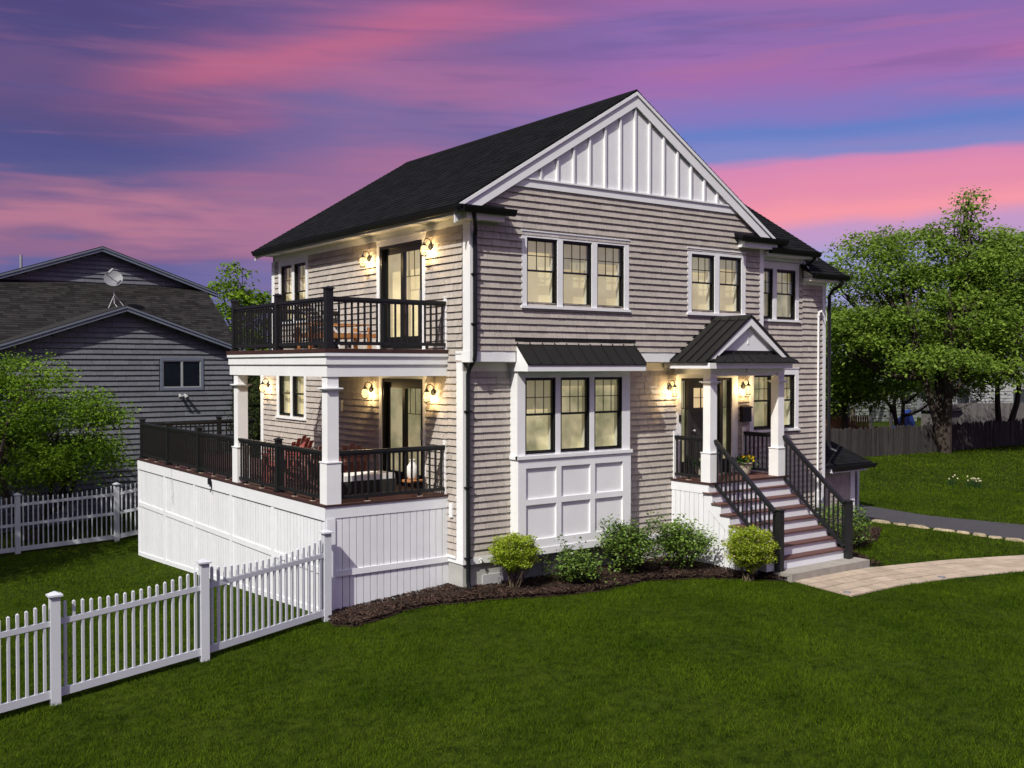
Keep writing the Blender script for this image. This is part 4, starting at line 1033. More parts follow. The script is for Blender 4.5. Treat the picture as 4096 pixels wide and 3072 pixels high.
MB().prism([(rx - .012, yf + .085, 3.0), (rx, yf + .085, rzz - .2), (rx + .012, yf + .085, 3.0)], (0, .014, 0)).build('pediment_key', 'white', porch)
pent = MB().prism([(xl + .10, -1.42, ez + .0), (xr + .06, -1.42, ez + .0), (xr - .30, -1.19, 2.80), (xl + .46, -1.19, 2.80)], (0, 0, -.02)).build('pent_roof', 'metal', porch)
for k in range(10):
    u0 = xl + .14 + k * (xr + .02 - xl - .14) / 9; u1 = xl + .48 + k * (xr - .30 - xl - .50) / 9
    MB().beam((u0, -1.41, ez + .012), (u1, -1.20, 2.812), .018, .034).build('pent_seam', 'metal', pent)
MB().box(xl + .45, xr - .29, -1.215, -1.19, 2.795, 2.86).build('pent_flashing', 'metal', porch)
# railings of the porch and steps
railing('porch_railing', (5.42, -.88), (5.42, -.04), F1, F1 + .93, 'short black railing on the entry porch beside the door sidelight', g, [], (5.42, -.03, 0), feet=True, sp=.105)
railing('porch_railing', (7.62, -.88), (7.62, -.04), F1, F1 + .93, 'short black railing on the entry porch below the mailbox window', g, [], (7.62, -.03, 0), feet=False, sp=.105)


def stair_rail(x, xn, label):
    root = thing('stair_railing', (x, -1.9, -.7), label, 'railing', g)
    ya, yb_ = -1.09, -2.66; sl = rz / st
    za = F1 + .87; zt = lambda y: za + (y - ya) * sl * .985
    zb_ = lambda y: F1 + .06 + (y - ya) * sl * .985 - .10
    MB().beam((x, ya, zt(ya)), (x, yb_, zt(yb_)), .08, .05).build('top_rail', 'black', root)
    MB().beam((x, ya, zt(ya) - .05), (x, yb_, zt(yb_) - .05), .045, .04).build('rail_cleat', 'black', root)
    MB().beam((x, ya, zb_(ya)), (x, yb_, zb_(yb_)), .05, .06).build('bottom_rail', 'black', root)
    n = 14; me = boxmesh('baluster', .03, .03, za - F1 - .05, 'black')
    for k in range(n):
        y = ya + (yb_ - ya) * (k + .6) / n; piece('baluster', me, root, (x, y, zb_(y)))
    b = MB(); h = .065; y = -2.70; b.box(xn - h, xn + h, y - h, y + h, -1.466, -.28); post_cap(b, xn, y, -.28, h + .02); b.build('newel_post', 'black', root)
    return root


stair_rail(5.53, 5.60, 'black stair railing next to the round azalea shrub')
stair_rail(7.72, 7.80, 'black stair railing on the driveway side of the steps')

# wall mounted mailbox and the number over the steps
mbx = thing('mailbox', (7.645, -.03, 1.25), 'black wall mounted mailbox between door and window', 'mailbox')
MB(FL).box(7.50, 7.79, .02, .12, 1.27, 1.60).build('box', 'gutter', mbx)
MB(FL).prism([(7.49, .02, 1.60), (7.49, .15, 1.58), (7.49, .15, 1.605), (7.49, .02, 1.64)], (.31, 0, 0)).build('lid', 'gutter', mbx)
num = MB(); yy = -1.0935
for p, q in (((6.44, 2.47), (6.515, 2.47)), ((6.512, 2.47), (6.465, 2.39))): num.beam((p[0], yy, p[1]), (q[0], yy, q[1]), .004, .013, (0, 0, 1) if p[1] == q[1] else (1, 0, 0))
num.build('house_number', 'frame', porch)

# ================================================================== LANTERNS
GL = 'onion wall lanterns'


def lantern(T, u, z, label):
    """gooseneck onion lantern; (u, z) centre of the globe, hung .2 m off the wall"""
    c = Vector(T((u, .19, z))); root = thing('wall_lantern', T((u, 0, z)), label, 'lantern', GL)
    nv = Vector(T.N)
    b = MB(T); b.box(u - .055, u + .055, .02, .04, z + .01, z + .145); b.build('mounting_block', 'greyplastic', root)
    p0 = Vector(T((u, .04, z + .075)))
    MB().tube([p0, p0 + nv * .025], [.068, .06], 14).build('back_plate', 'frame', root)
    a = [p0 + nv * .02]
    for k in range(9):
        an = math.pi * k / 8; a.append(c + ZS * (.17 + .055 * math.sin(an)) + nv * (-.05 + -.05 * math.cos(an)) * 1.0)
    a[1:] = [c - nv * .075 + nv * (-.075 * math.cos(math.pi * k / 8)) + ZS * (.155 + .075 * math.sin(math.pi * k / 8)) for k in range(9)]
    MB().tube(a, .009, 6).build('arm', 'frame', root)
    MB().lathe([(.006, .17), (.014, .155), (.02, .13), (.05, .095), (.055, .085), (0, .085)], c, 14).build('cap', 'frame', root)
    MB().lathe([(.042, .085), (.066, .05), (.078, .01), (.074, -.03), (.058, -.07), (.046, -.09)], c, 16).build('globe', 'globe', root, smooth=True)
    b = MB()
    for k in range(6):
        an = 2 * math.pi * k / 6; dv = Vector((math.cos(an), math.sin(an), 0)); b.tube([c + dv * r + ZS * h for r, h in ((.048, .09), (.072, .05), (.084, .01), (.080, -.03), (.063, -.07), (.05, -.093))], .004, 4)
    for h, r in ((.012, .084), (-.05, .072)): b.tube([c + Vector((r * math.cos(2 * math.pi * k / 16), r * math.sin(2 * math.pi * k / 16), h)) for k in range(17)], .004, 4, False)
    b.build('cage', 'frame', root)
    MB().lathe([(0, -.115), (.055, -.115), (.06, -.10), (.05, -.09), (0, -.09)], c, 14).build('base', 'frame', root)
    ld = bpy.data.lights.new('lantern_bulb', 'POINT'); ld.energy = 46; ld.color = (1, .68, .30); ld.shadow_soft_size = .03
    lo = bpy.data.objects.new('lantern_bulb', ld); COL.objects.link(lo); lo.parent = root; lo.location = c - ORG[root.name]


lantern(LS, 3.52, 4.72, 'lit black onion lantern on the balcony wall between sliding door and window')
lantern(LS, 1.06, 4.74, 'lit black onion lantern on the balcony wall nearest the house corner')
lantern(LS, 8.90, 1.98, 'lit black onion lantern on the far end of the lower deck wall')
lantern(LS, 3.44, 1.97, 'lit black onion lantern under the balcony between window and sliding door')
lantern(LS, .97, 1.96, 'lit black onion lantern under the balcony next to the corner board')
lantern(FL, 5.26, 2.0, 'lit black onion lantern on the shingles beside the entry door sidelight')
lantern(FL, 7.60, 2.0, 'lit black onion lantern above the black mailbox')

# ================================================================== PICKET FENCES
def picket_fence(name, pts, hpost, label, group, rails, dip, top_end, sp=.115, pw=.026, skip_first=False, extra=()):
    root = thing(name, (*pts[len(pts) // 2], G(*pts[len(pts) // 2])), label, 'fence', group)
    for (x, y) in pts:
        z = G(x, y); b = MB(); h = .064; b.box(x - h, x + h, y - h, y + h, z - .1, z + hpost - .07)
        b.box(x - h - .03, x + h + .03, y - h - .03, y + h + .03, z + hpost - .07, z + hpost - .045); b.pyr(x - h - .02, x + h + .02, y - h - .02, y + h + .02, z + hpost - .045, z + hpost); b.build('post', 'vinyl', root)
    for i in range(len(pts) - 1):
        a = Vector((*pts[i], G(*pts[i]))); c = Vector((*pts[i + 1], G(*pts[i + 1]))); d = c - a; L = d.length; dn = d.normalized(); an = math.atan2(d.y, d.x)
        for (zr, hr, wr) in rails:
            MB().beam(a + dn * .064 + ZS * zr, c - dn * .064 + ZS * zr, wr, hr).build('rail', 'vinyl', root)
        n = int((L - .16) / sp); z0 = rails[-1][0]
        for k in range(n):
            t = (.08 + (L - .16) * (k + .5) / n) / L; top = top_end - dip * (1 - (2 * t - 1) ** 2)
            p = a + d * t; me = boxmesh('picket', pw, pw, round(top - z0 - .03, 2), 'vinyl', .022); piece('picket', me, root, (p.x, p.y, p.z + z0), (0, 0, an))
    return root


GF = 'white picket fences'
picket_fence('picket_fence', [(-2.63, .26), (-4.94, -.27), (-7.14, -.58), (-9.5, -.95)], 1.57, 'white scalloped picket fence on the lawn meeting the deck corner', GF, [(1.13, .075, .045), (.15, .11, .05)], .11, 1.45, pw=.037)
picket_fence('picket_fence', [(.2, 13.55), (-2.4, 14.05), (-4.85, 14.6), (-7.3, 15.1), (-9.8, 15.6)], 1.66, 'shaded white picket fence with three rails behind the back lawn', GF, [(1.32, .075, .05), (.78, .075, .05), (.12, .12, .05)], .10, 1.60, sp=.12, pw=.034)
MB().box(12.75, 12.83, .55, .75, G(12.8, .6) - .1, -.05).build('gate_post', 'vinyl', None, label='white vinyl post standing behind the lean-to corner', cat='post')

# weathered stockade fence along the far side of the lawn
far = thing('stockade_fence', (33, 11.6, -1.65), 'weathered grey stockade fence behind the far lawn', 'fence')
xs = np.arange(21.5, 47, .135); meshes = [boxmesh('fence_board', .12, .022, 1.28 + .02 * k, 'oldfence', .07) for k in range(6)]
for i, x in enumerate(xs):
    y = 12.2 - .055 * (x - 27) + .10 * math.sin(x * .5)
    piece('fence_board', random.choice(meshes), far, (x, y, G(x, y) - .04 + random.uniform(-.03, .02)), (random.uniform(-.02, .02), random.uniform(-.02, .02), -.055))
for zz in (.35, 1.0): MB().beam((21.5, 12.2 + .33 + .14, G(30, 12) + zz), (47, 12.2 - 1.1 + .2, G(30, 12) + zz), .04, .08).build('rail', 'oldfence', far)
nf = thing('cedar_fence', (33, 20, -1.6), 'new orange cedar fence behind the weathered stockade fence', 'fence')
for i in range(44): piece('fence_board', boxmesh('fence_board', .15, .022, 1.15, 'newfence', .05), nf, (35.6 + i * .16, 22.6 - i * .045, G(34, 20) + random.uniform(-.02, .02)))

# ================================================================== NEIGHBOUR'S HOUSE
nb = thing('neighbour_house', (-1, 21, -2.3), 'dark grey shingled neighbouring house with blue grey rake trim', 'house')
yN, yT = 18.5, 24.0
nx0, nx1, nxa, nza, nsl = -5.0, 2.75, -.92, 4.32, .345
under_n = lambda x: nza - abs(x - nxa) * nsl
MB().prism([(nx0, yN, -3), (nx1, yN, -3), (nx1, yN, under_n(nx1)), (nxa, yN, nza), (nx0, yN, under_n(nx0))], (0, 5, 0)).build('front_wall', 'nwall', nb)
MB().prism([(-8.5, yN + .7, -3), (3.55, yN + .7, -3), (3.55, yN + .7, 2.0), (-8.5, yN + .7, 2.0)], (0, 5, 0)).build('main_wall', 'nwall', nb)
uax, uaz, usl = -.25, 6.78, .345
under_u = lambda x: uaz - abs(x - uax) * usl
MB().prism([(-8.5, yT, 2), (3.75, yT, 2), (3.75, yT, under_u(3.75)), (uax, yT, uaz), (-8.5, yT, under_u(-8.5))], (0, 6, 0)).build('upper_gable_wall', 'nwall', nb)
PN = Plane((0, yN, 0), (1, 0, 0), (0, 0, 1), (0, -1, 0)); PT = Plane((0, yT, 0), (1, 0, 0), (0, 0, 1), (0, -1, 0)); PM = Plane((0, yN + .7, 0), (1, 0, 0), (0, 0, 1), (0, -1, 0))
WN = (.3, .4, .5, .6)
nt_ = tiles(PN, nx0 + .1, nx1 - .08, -2.6, 4.3, .172, WN, [(.17, 1.69, 1.68, 2.82)], lambda z: (nxa - (nza - z) / nsl, nxa + (nza - z) / nsl) if z > 2.7 else (nx0, nx1))
nt_ += tiles(PT, -8.4, 3.7, 5.45, 6.75, .172, WN, (), lambda z: (uax - (uaz - z) / usl, uax + (uaz - z) / usl))
nt_ += tiles(PM, nx1, 3.5, -2.6, 2.1, .172, WN)
emit_tiles(nb, 'siding_shingle', 'siding_shingles', nt_, 'nshingle', .046, 300, .003)
# roofs
def gable(nmx, ax, az_, sl, xl_, xr_, y0, y1):
    for s, xe in ((-1, xl_), (1, xr_)):
        ze = az_ + .16 - abs(xe - ax) * sl
        MB().prism([(ax, y0, az_ + .16), (xe, y0, ze), (xe, y1, ze), (ax, y1, az_ + .16)], (0, 0, -.06)).build('roof_slope', 'nroof', nb)
        MB().prism([(ax, y0 + .02, az_ + .10), (xe, y0 + .02, ze - .06), (xe, y0 + .02, ze - .19), (ax, y0 + .02, az_ - .03)], (0, .03, 0)).build('rake_board', 'ntrim', nb)
        MB().prism([(ax, y0 - .005, az_ + .13), (xe, y0 - .005, ze - .03), (xe, y0 - .005, ze - .09), (ax, y0 - .005, az_ + .07)], (0, .024, 0)).build('rake_crown', 'ntrim', nb)
        MB().prism([(ax, y0 + .051, az_ - .02), (xe, y0 + .051, ze - .18), (xe, y0 + .051, ze - .19), (ax, y0 + .051, az_ - .03)], (0, .26, 0)).build('rake_soffit', 'ntrim', nb)


gable('low', nxa, nza, nsl, nx0 - .3, 3.05, yN - .32, 23.9)
gable('high', uax, uaz, usl, -9, 4.1, yT - .32, 30)
# big slope below the upper gable
S = Vector((0, 4.75, 2.99)); pl = Plane((-8.8, 19.0, 2.44), (1, 0, 0), S, (0, -S.z, S.y), .004)
MB().prism([(-8.8, 19.0, 2.44), (3.66, 19.0, 2.44), (3.66, 23.95, 5.56), (-8.8, 23.95, 5.56)], (0, 0, -.08)).build('lower_roof_slope', 'nroof', nb)
ev = lambda v: max(-8.8, -99)
rt = [t for t in tiles(pl, 0, 12.46, 0, 5.85, .15, (.2, .28, .36, .44))]
def vis(t):
    p = pl.O + pl.U * ((t[1] + t[2]) / 2) + pl.V * t[3]; return p.z > nza + .16 - abs(p.x - nxa) * nsl - .12 and p.x > -6.5
emit_tiles(nb, 'roof_shingle', 'roof_shingles', [t for t in rt if vis(t)], 'nroof', .012, 300, .0)
# window
TN = wallT((0, yN, 0), (1, 0, 0), (0, -1, 0))
b = MB(TN); b.box(.20, 1.66, 0, .05, 2.70, 2.79); b.box(.20, 1.66, 0, .05, 1.71, 1.80); b.box(.20, .29, 0, .05, 1.8, 2.7); b.box(1.57, 1.66, 0, .05, 1.8, 2.7); b.build('window_trim', 'ntrim', nb)
for u0, u1 in ((.29, .93), (.93, 1.57)):
    b = MB(TN); b.box(u0, u0 + .035, .002, .035, 1.8, 2.7); b.box(u1 - .035, u1, .002, .035, 1.8, 2.7); b.box(u0 + .035, u1 - .035, .002, .035, 1.8, 1.835); b.box(u0 + .035, u1 - .035, .002, .035, 2.665, 2.7)
    f = b.build('window', 'bgwhite', nb); MB(TN).box(u0 + .035, u1 - .035, .004, .008, 1.835, 2.665).build('dark_room', 'dim', f); MB(TN).box(u0 + .035, u1 - .035, .012, .016, 1.835, 2.665).build('pane', 'darkglass', f)
b = MB(TN); b.box(-3.4, -2.0, 0, .04, .4, 1.6); b.build('window_trim', 'bgwhite', nb); MB(TN).box(-3.3, -2.1, .04, .045, .5, 1.5).build('pane', 'dim', nb)
fl = thing('security_light', (.95, yN, 1.45), 'white twin security light under the grey house window', 'light')
b = MB(); b.tube([(.9, yN, 1.50), (.9, yN - .05, 1.50)], .06, 10); b.build('base', 'bgwhite', fl)
for dx in (-.07, .09):
    b = MB(); b.tube([(.9, yN - .05, 1.5), (.9 + dx, yN - .12, 1.54)], .015, 6); b.tube([(.9 + dx, yN - .10, 1.56), (.9 + dx * 1.4, yN - .28, 1.46)], [.04, .06], 10); b.build('lamp_head', 'bgwhite', fl)
# vent pipe and satellite dish
MB().tube([(-2.68, 25.5, 6.0), (-2.68, 25.5, 6.62)], .055, 10).build('vent_pipe', 'steel', None, label='pale metal vent pipe on the grey house roof', cat='pipe')
dsh = thing('satellite_dish', (-.3, 22.6, 4.75), 'grey satellite dish on tripod on the dark shingle roof', 'satellite dish')
c = Vector((-.30, 22.1, 5.60)); ax = Vector((-.25, -.85, .45)).normalized(); a_ = ax.orthogonal().normalized(); b_ = ax.cross(a_)
V = []; Fs = []; n = 20
for r, h in ((0, 0), (.12, .012), (.24, .045), (.32, .08)):
    for k in range(n): V.append(c + (a_ * math.cos(2 * math.pi * k / n) + b_ * math.sin(2 * math.pi * k / n)) * r + ax * h)
for i in range(3):
    for k in range(n): Fs.append((i * n + k, i * n + (k + 1) % n, (i + 1) * n + (k + 1) % n, (i + 1) * n + k))
MB().add(V, Fs).build('reflector', 'dish', dsh, smooth=True)
foot = Vector((-.2, 22.35, 4.75))
b = MB(); b.tube([c - ax * .02, c - ax * .12, foot + ZS * .25, foot], .022, 6)
for dx, dyy in ((-.28, -.25), (.32, -.22), (.02, .25)):
    q = foot + Vector((dx, dyy, dyy * .63 - .02)); b.tube([foot + ZS * .33, q], .014, 5)
b.build('tripod', 'greyplastic', dsh)
b = MB(); b.tube([c - b_ * .3 + ax * .05, c + ax * .45 - b_ * .12], .016, 5); b.build('feed_arm', 'frame', dsh)
p = c + ax * .45 - b_ * .1; MB().tube([p - a_ * .12, p + a_ * .10], .045, 8).build('feed_horn', 'bgwhite', dsh)
MB().tube([foot + Vector((0, -.1, -.03)), foot + Vector((.05, -.4, -.22)), foot + Vector((.3, -.5, -.28)), foot + Vector((.1, -.75, -.42)), foot + Vector((-.6, -1.2, -.62))], .012, 5).build('cable', 'greyplastic', dsh)

# ================================================================== VEGETATION
ER = np.array([.8065, -.5912, 0]); EF = np.array([.5912, .8065, 0])


def leaf_quads(C, size, rng, droop=.5, aspect=.55, up=.35):
    n = len(C); a = rng.uniform(0, 2 * np.pi, n); L = size * rng.uniform(.6, 1.25, n)
    d = np.stack([np.cos(a), np.sin(a), -droop * rng.uniform(.2, 1.8, n) + rng.uniform(0, up, n)], 1); d /= np.linalg.norm(d, axis=1)[:, None]
    r = rng.normal(size=(n, 3)) * .55 + np.array([0, 0, 1.0]); s = np.cross(d, r); s /= np.linalg.norm(s, axis=1)[:, None] + 1e-9
    nn = np.cross(s, d)
    tip = C + d * L[:, None]; mid = C + d * (L * .45)[:, None] + nn * (L * .10)[:, None]; w = s * (L * aspect * .5)[:, None]
    V = np.stack([C, mid + w, tip, mid - w], 1).reshape(-1, 3); return V, np.arange(len(V)).reshape(-1, 4)


def curve(p, q, rng, bend=.18, n=5, sag=.0):
    p, q = np.array(p, float), np.array(q, float); L = np.linalg.norm(q - p); o = rng.normal(size=3) * bend * L * .5
    ts = np.linspace(0, 1, n); return [p + (q - p) * t + o * math.sin(math.pi * t) + np.array([0, 0, sag * L * math.sin(math.pi * t)]) for t in ts]


def tree(name, label, base, lobes, nclus, per, leaf, seed, trunks=1, tr=.2, fork=.35, mleaf='mapleleaf', mbark='bark', group=None, cat='tree', crad=.6, flat=.32, spread=1.4, droop=.6):
    rng = np.random.default_rng(seed); base = np.array([base[0], base[1], base[2] if len(base) > 2 else G(base[0], base[1])], float)
    root = thing(name, tuple(base), label, cat, group)
    zc = max(l[2] for l in lobes); wt = np.array([l[3] * l[4] * l[5] for l in lobes]) ** (2 / 3); wt /= wt.sum()
    tops = []; tb = MB()
    for k in range(trunks):
        an = 2 * math.pi * k / trunks + .6; off = (np.array([math.cos(an), math.sin(an), 0]) * spread if trunks > 1 else np.zeros(3))
        hgt = zc * (.62 if trunks > 1 else .7); p = curve(base - np.array([0, 0, .1]), base + off + np.array([0, 0, hgt]), rng, .08, 7)
        tb.tube(p, [tr * (1.25 if i == 0 else 1 - .13 * i) * (1 if trunks == 1 else .8) for i in range(7)], 9); tops.append(p)
    cl = []
    for _ in range(nclus):
        l = lobes[rng.choice(len(lobes), p=wt)]; d = rng.normal(size=3); d /= np.linalg.norm(d); r = rng.uniform(.35, 1) ** .45
        q = base + (l[0] + d[0] * r * l[3]) * ER + (l[1] + d[1] * r * l[4]) * EF + np.array([0, 0, l[2] + d[2] * r * l[5]]); cl.append(q)
    cl = np.array(cl)
    # limbs: to lobe centres, then twigs to the clusters
    nodes = []
    for l in lobes:
        c = base + l[0] * ER + l[1] * EF + np.array([0, 0, l[2] - l[5] * .35])
        t = tops[rng.integers(len(tops))]; t = min(tops, key=lambda t: np.linalg.norm(t[4] - c)); i0 = int(rng.integers(2, 6)); p = curve(t[i0], c, rng, .2, 6, -.06)
        tb.tube(p, [tr * f for f in (.55, .45, .36, .28, .2, .12)], 7); nodes += p[2:]
        for _ in range(4):
            e = c + (rng.normal(size=3) * np.array([.45, .45, .35])) * np.array([l[3], l[4], l[5]]).mean(); p2 = curve(p[rng.integers(2, 5)], e, rng, .2, 5); tb.tube(p2, [tr * f for f in (.26, .2, .15, .1, .06)], 6); nodes += p2[2:]
    nd = np.array(nodes)
    for q in cl:
        i = int(np.argmin(((nd - q) ** 2).sum(1) + rng.uniform(0, .6))); p = curve(nd[i], q, rng, .22, 4); tb.tube(p, [tr * .085, tr * .065, tr * .045, tr * .02], 4, False)
    tb.build('trunk', mbark, root)
    n = per; C = (cl[:, None, :] + rng.normal(size=(len(cl), n, 3)) * np.array([crad * .55, crad * .55, crad * .55 * flat])).reshape(-1, 3)
    # sag at the rim of each spray
    off = (C - np.repeat(cl, n, 0)); C[:, 2] -= .35 * (off[:, 0] ** 2 + off[:, 1] ** 2) / crad
    V, F = leaf_quads(C, leaf, rng, droop); me = npmesh('crown', V - base, F)
    o = link('crown', me, mleaf, root, base, False)
    return root


GT = 'trees'
tree('maple_tree', 'large spreading maple with several trunks in front of the stockade fence', (34.9, 11.2), [(-3.6, 0, 8.9, 2.0, 1.5, 1.6), (-1.6, 0, 9.3, 2.0, 1.5, 1.5), (.6, 0, 9.3, 2.0, 1.5, 1.5), (2.8, 0, 8.8, 2.2, 1.5, 1.7), (-3.9, .5, 6.2, 1.9, 2.2, 1.3), (3.4, 0, 6.0, 2.6, 1.5, 1.4), (0, -1, 6.6, 2.8, 1.4, 1.2), (.7, 0, 11.0, .45, .4, .5), (1.15, 0, 11.5, .3, .3, .5), (1.0, 0, 12.2, .22, .22, .5), (-2.7, 0, 10.5, .5, .5, .45), (-.6, 0, 10.7, .6, .5, .4), (2.6, 0, 10.5, .5, .5, .5), (-5.3, 0, 8.2, .5, .5, .5), (-5.2, 0, 6.6, .6, .5, .4), (-.8, -1.5, 4.6, 2.4, 1.5, .6), (0, .4, 7.8, 2.6, 1.2, 1.2), (-2.4, .4, 5.6, 2.0, 1.2, 1.2), (1.6, .4, 5.4, 2.0, 1.2, 1.1), (4.6, 0, 7.4, 1.6, 1.4, 1.6), (2.9, -1, 4.0, 2.2, 1.4, .6)], 760, 66, .20, 11, 4, .27, group=GT, crad=.85, flat=.26, spread=1.9)
tree('maple_tree', 'green maple rising behind the trunks of the big maple', (41.0, 17.5), [(-3.5, 0, 5.6, 2.4, 1.6, 1.8), (-.5, 0, 6.2, 2.6, 1.6, 1.8), (2.5, 0, 5.6, 2.6, 1.6, 1.8), (-1.5, 0, 3.6, 3.0, 1.4, 1.0), (2.4, 0, 3.4, 2.6, 1.4, .9)], 330, 62, .22, 18, 2, .2, group=GT, crad=.85)
tree('maple_tree', 'bushy lower maple between house corner and the big maple', (34.4, 16.3), [(-.6, 0, 4.8, 2.2, 2.2, 2.4), (-1.5, 0, 6.6, 1.4, 1.5, 1.3), (1.4, 0, 3.6, 2.2, 2, 1.5), (-1.8, 0, 3.2, 1.3, 1.2, 1.3)], 300, 80, .19, 12, 1, .2, group=GT, crad=.8)
tree('maple_tree', 'tall maple at the picture edge beyond the fence', (42.6, 12.6), [(-.8, 0, 8.2, 3.0, 3, 2.4), (1.5, 0, 9.9, 3, 3, 1.8), (0, 0, 5.6, 3.4, 3, 1.6), (-1.5, 0, 4.2, 2.2, 2, 1.0)], 360, 80, .20, 13, 2, .24, group=GT, crad=.9)
tree('maple_tree', 'bright green young maple behind the back picket fence', (-4.15, 16.25), [(-1.2, 0, 3.7, 2.0, 1.2, 1.2), (.7, 0, 3.3, 2.0, 1.2, 1.1), (-.2, 0, 4.9, 1.3, 1, .55), (-2.3, 0, 4.9, 1.3, 1, .7), (1.4, -.3, 2.4, 1.5, 1, .6), (-1, -.3, 2.1, 2.3, 1, .5), (1.8, 0, 3.9, .8, .7, .6)], 460, 75, .11, 14, 2, .13, mleaf='youngleaf', group=GT, crad=.5, spread=1.0)
tree('maple_tree', 'slim green tree behind the balcony against the sky', (6.3, 27, -2.0), [(-.5, 0, 7.2, 1.0, 1, 1.2), (.9, 0, 6.7, .9, .9, 1.2), (0, 0, 5.2, 1.6, 1.4, 1.4), (-.3, 0, 8.5, .4, .4, .6)], 130, 55, .2, 15, 1, .14, mleaf='youngleaf', group=GT, crad=.55)
tree('maple_tree', 'tall maple left of the picture shading the back picket fence', (-10.9, 10.5), [(0, 0, 8.0, 2.6, 2.4, 2.2), (-2.5, 0, 8.2, 2.6, 2.4, 2.2), (0, .8, 6.0, 2.4, 1.6, 1.4), (.2, 1.6, 9.2, 2.2, 1.6, 1.6), (-1, -1.5, 6.4, 2.4, 2, 1.2)], 300, 40, .2, 17, 2, .2, group=GT, crad=.7)
tree('evergreen_tree', 'dark evergreen seen through the lower deck opening', (3.15, 17.4, -2.2), [(0, 0, 3.4, .75, .7, 1.7), (.3, 0, 1.6, .9, .8, .9)], 90, 120, .10, 16, 1, .12, mleaf='darkleaf', group=GT, crad=.35)


def bare_tree(base, h, seed, label):
    rng = np.random.default_rng(seed); base = np.array([base[0], base[1], G(*base)]); root = thing('bare_tree', tuple(base), label, 'tree', 'bare trees')
    b = MB()
    def grow(p, d, L, r, lev):
        q = p + d * L; b.tube(curve(p, q, rng, .12, 3), [r, r * .8, r * .6], 4, False)
        if lev == 0: return
        for _ in range(3 if lev > 1 else 4):
            e = d + rng.normal(size=3) * .42; e[2] = abs(e[2]) * .8 + .2; e /= np.linalg.norm(e); grow(p + d * L * rng.uniform(.55, 1), e, L * rng.uniform(.55, .8), r * .55, lev - 1)
    grow(base, np.array([0, 0, 1.]), h * .34, h * .014, 5); b.build('branches', 'twig', root)


for i, (x, y, h, l) in enumerate(((44, 30, 11, 'bare grey tree behind the small bushy maple'), (50, 27, 12, 'bare grey tree behind the left half of the big maple'), (55, 24, 12, 'bare grey tree behind the trunks of the big maple'), (60, 20, 13, 'bare grey tree behind the right half of the big maple'), (62, 14, 13, 'bare grey tree behind the tall maple at the edge'))): bare_tree((x, y), h, 50 + i, l)


def shrub(name, label, base, rx, rz, zc, n, leaf, ml, seed, nst=14, group=None, shell=.45, flowers=None, aspect=.6, spiky=0.):
    rng = np.random.default_rng(seed); bz = G(*base) + .06; root = thing(name, (base[0], base[1], bz), label, 'shrub', group); b = MB()
    tips = []
    for k in range(nst):
        d = rng.normal(size=3); d[2] = abs(d[2]) * .8 + .25; d /= np.linalg.norm(d); q = np.array([base[0] + d[0] * rx * .92, base[1] + d[1] * rx * .92, zc + d[2] * rz * .9 - .1 * rz]); st_ = np.array([base[0] + rng.normal() * .05, base[1] + rng.normal() * .05, bz - .05])
        b.tube(curve(st_, q, rng, .12, 5), [.011, .009, .007, .005, .003], 5, False); tips.append(q)
        for _ in range(3):
            e = q + rng.normal(size=3) * np.array([.1, .1, .07]) * (1 + spiky); b.tube([st_ + (q - st_) * .6, e], [.005, .002], 4, False); tips.append(e)
    b.build('stems', 'stem', root)
    d = rng.normal(size=(n, 3)); d /= np.linalg.norm(d, axis=1)[:, None]; r = rng.uniform(shell, 1.0, n) ** .6
    bump = 1 + .16 * np.sin(d[:, 0] * 6 + seed) * np.sin(d[:, 1] * 7 + 1) + .10 * np.sin(d[:, 2] * 11)
    C = np.array([base[0], base[1], zc]) + d * (r * bump)[:, None] * np.array([rx, rx, rz])
    if spiky:
        T_ = np.array(tips); m = n // 2; i = rng.integers(len(T_), size=m); C[:m] = T_[i] + rng.normal(size=(m, 3)) * np.array([.06, .06, .07])
    C = C[C[:, 2] > bz + .02]; o = np.array([base[0], base[1], bz])
    V, F = leaf_quads(C, leaf, rng, .1, aspect, .9); link('foliage', npmesh('foliage', V - o, F), ml, root, o)
    if flowers:
        m = rng.choice(len(C), flowers); C2 = C[m]; C2 = C2[(C2[:, 0] < base[0] + .15)]; V, F = leaf_quads(C2 + np.array([-.02, -.03, 0]), .03, rng, .0, .9, .9); link('blossoms', npmesh('blossoms', V - o, F), 'pink', root, o)
    return root


GS = 'foundation shrubs'
shrub('azalea_shrub', 'round light green shrub on bare stems beside the downspout', (.78, -.55), .45, .34, -.90, 9000, .052, 'azalea', 21, 26, GS, .5, 60, .42)
shrub('holly_shrub', 'smallest dark green holly at the front of the mulch', (2.0, -.84), .42, .30, -1.28, 2500, .066, 'holly', 22, 18, GS, .15, None, .62, 1.1)
shrub('holly_shrub', 'dark green holly in front of the bay corner', (3.36, -.76), .48, .44, -1.06, 4600, .068, 'holly', 23, 26, GS, .1, None, .62, 1.0)
shrub('holly_shrub', 'dark green holly by the white porch skirting', (4.52, -1.12), .50, .44, -1.08, 4600, .068, 'holly', 24, 26, GS, .1, None, .62, 1.0)
shrub('azalea_shrub', 'round light green shrub with pale pink flowers at the stair newel', (5.0, -2.46), .49, .42, -.98, 10500, .052, 'azalea', 25, 26, GS, .4, 420, .42)
shrub('azalea_shrub', 'dark leafy shrub behind the driveway side stair railing', (9.35, -1.35), .72, .52, -1.1, 4200, .07, 'holly', 26, 22, GS, .3, 60, .5)


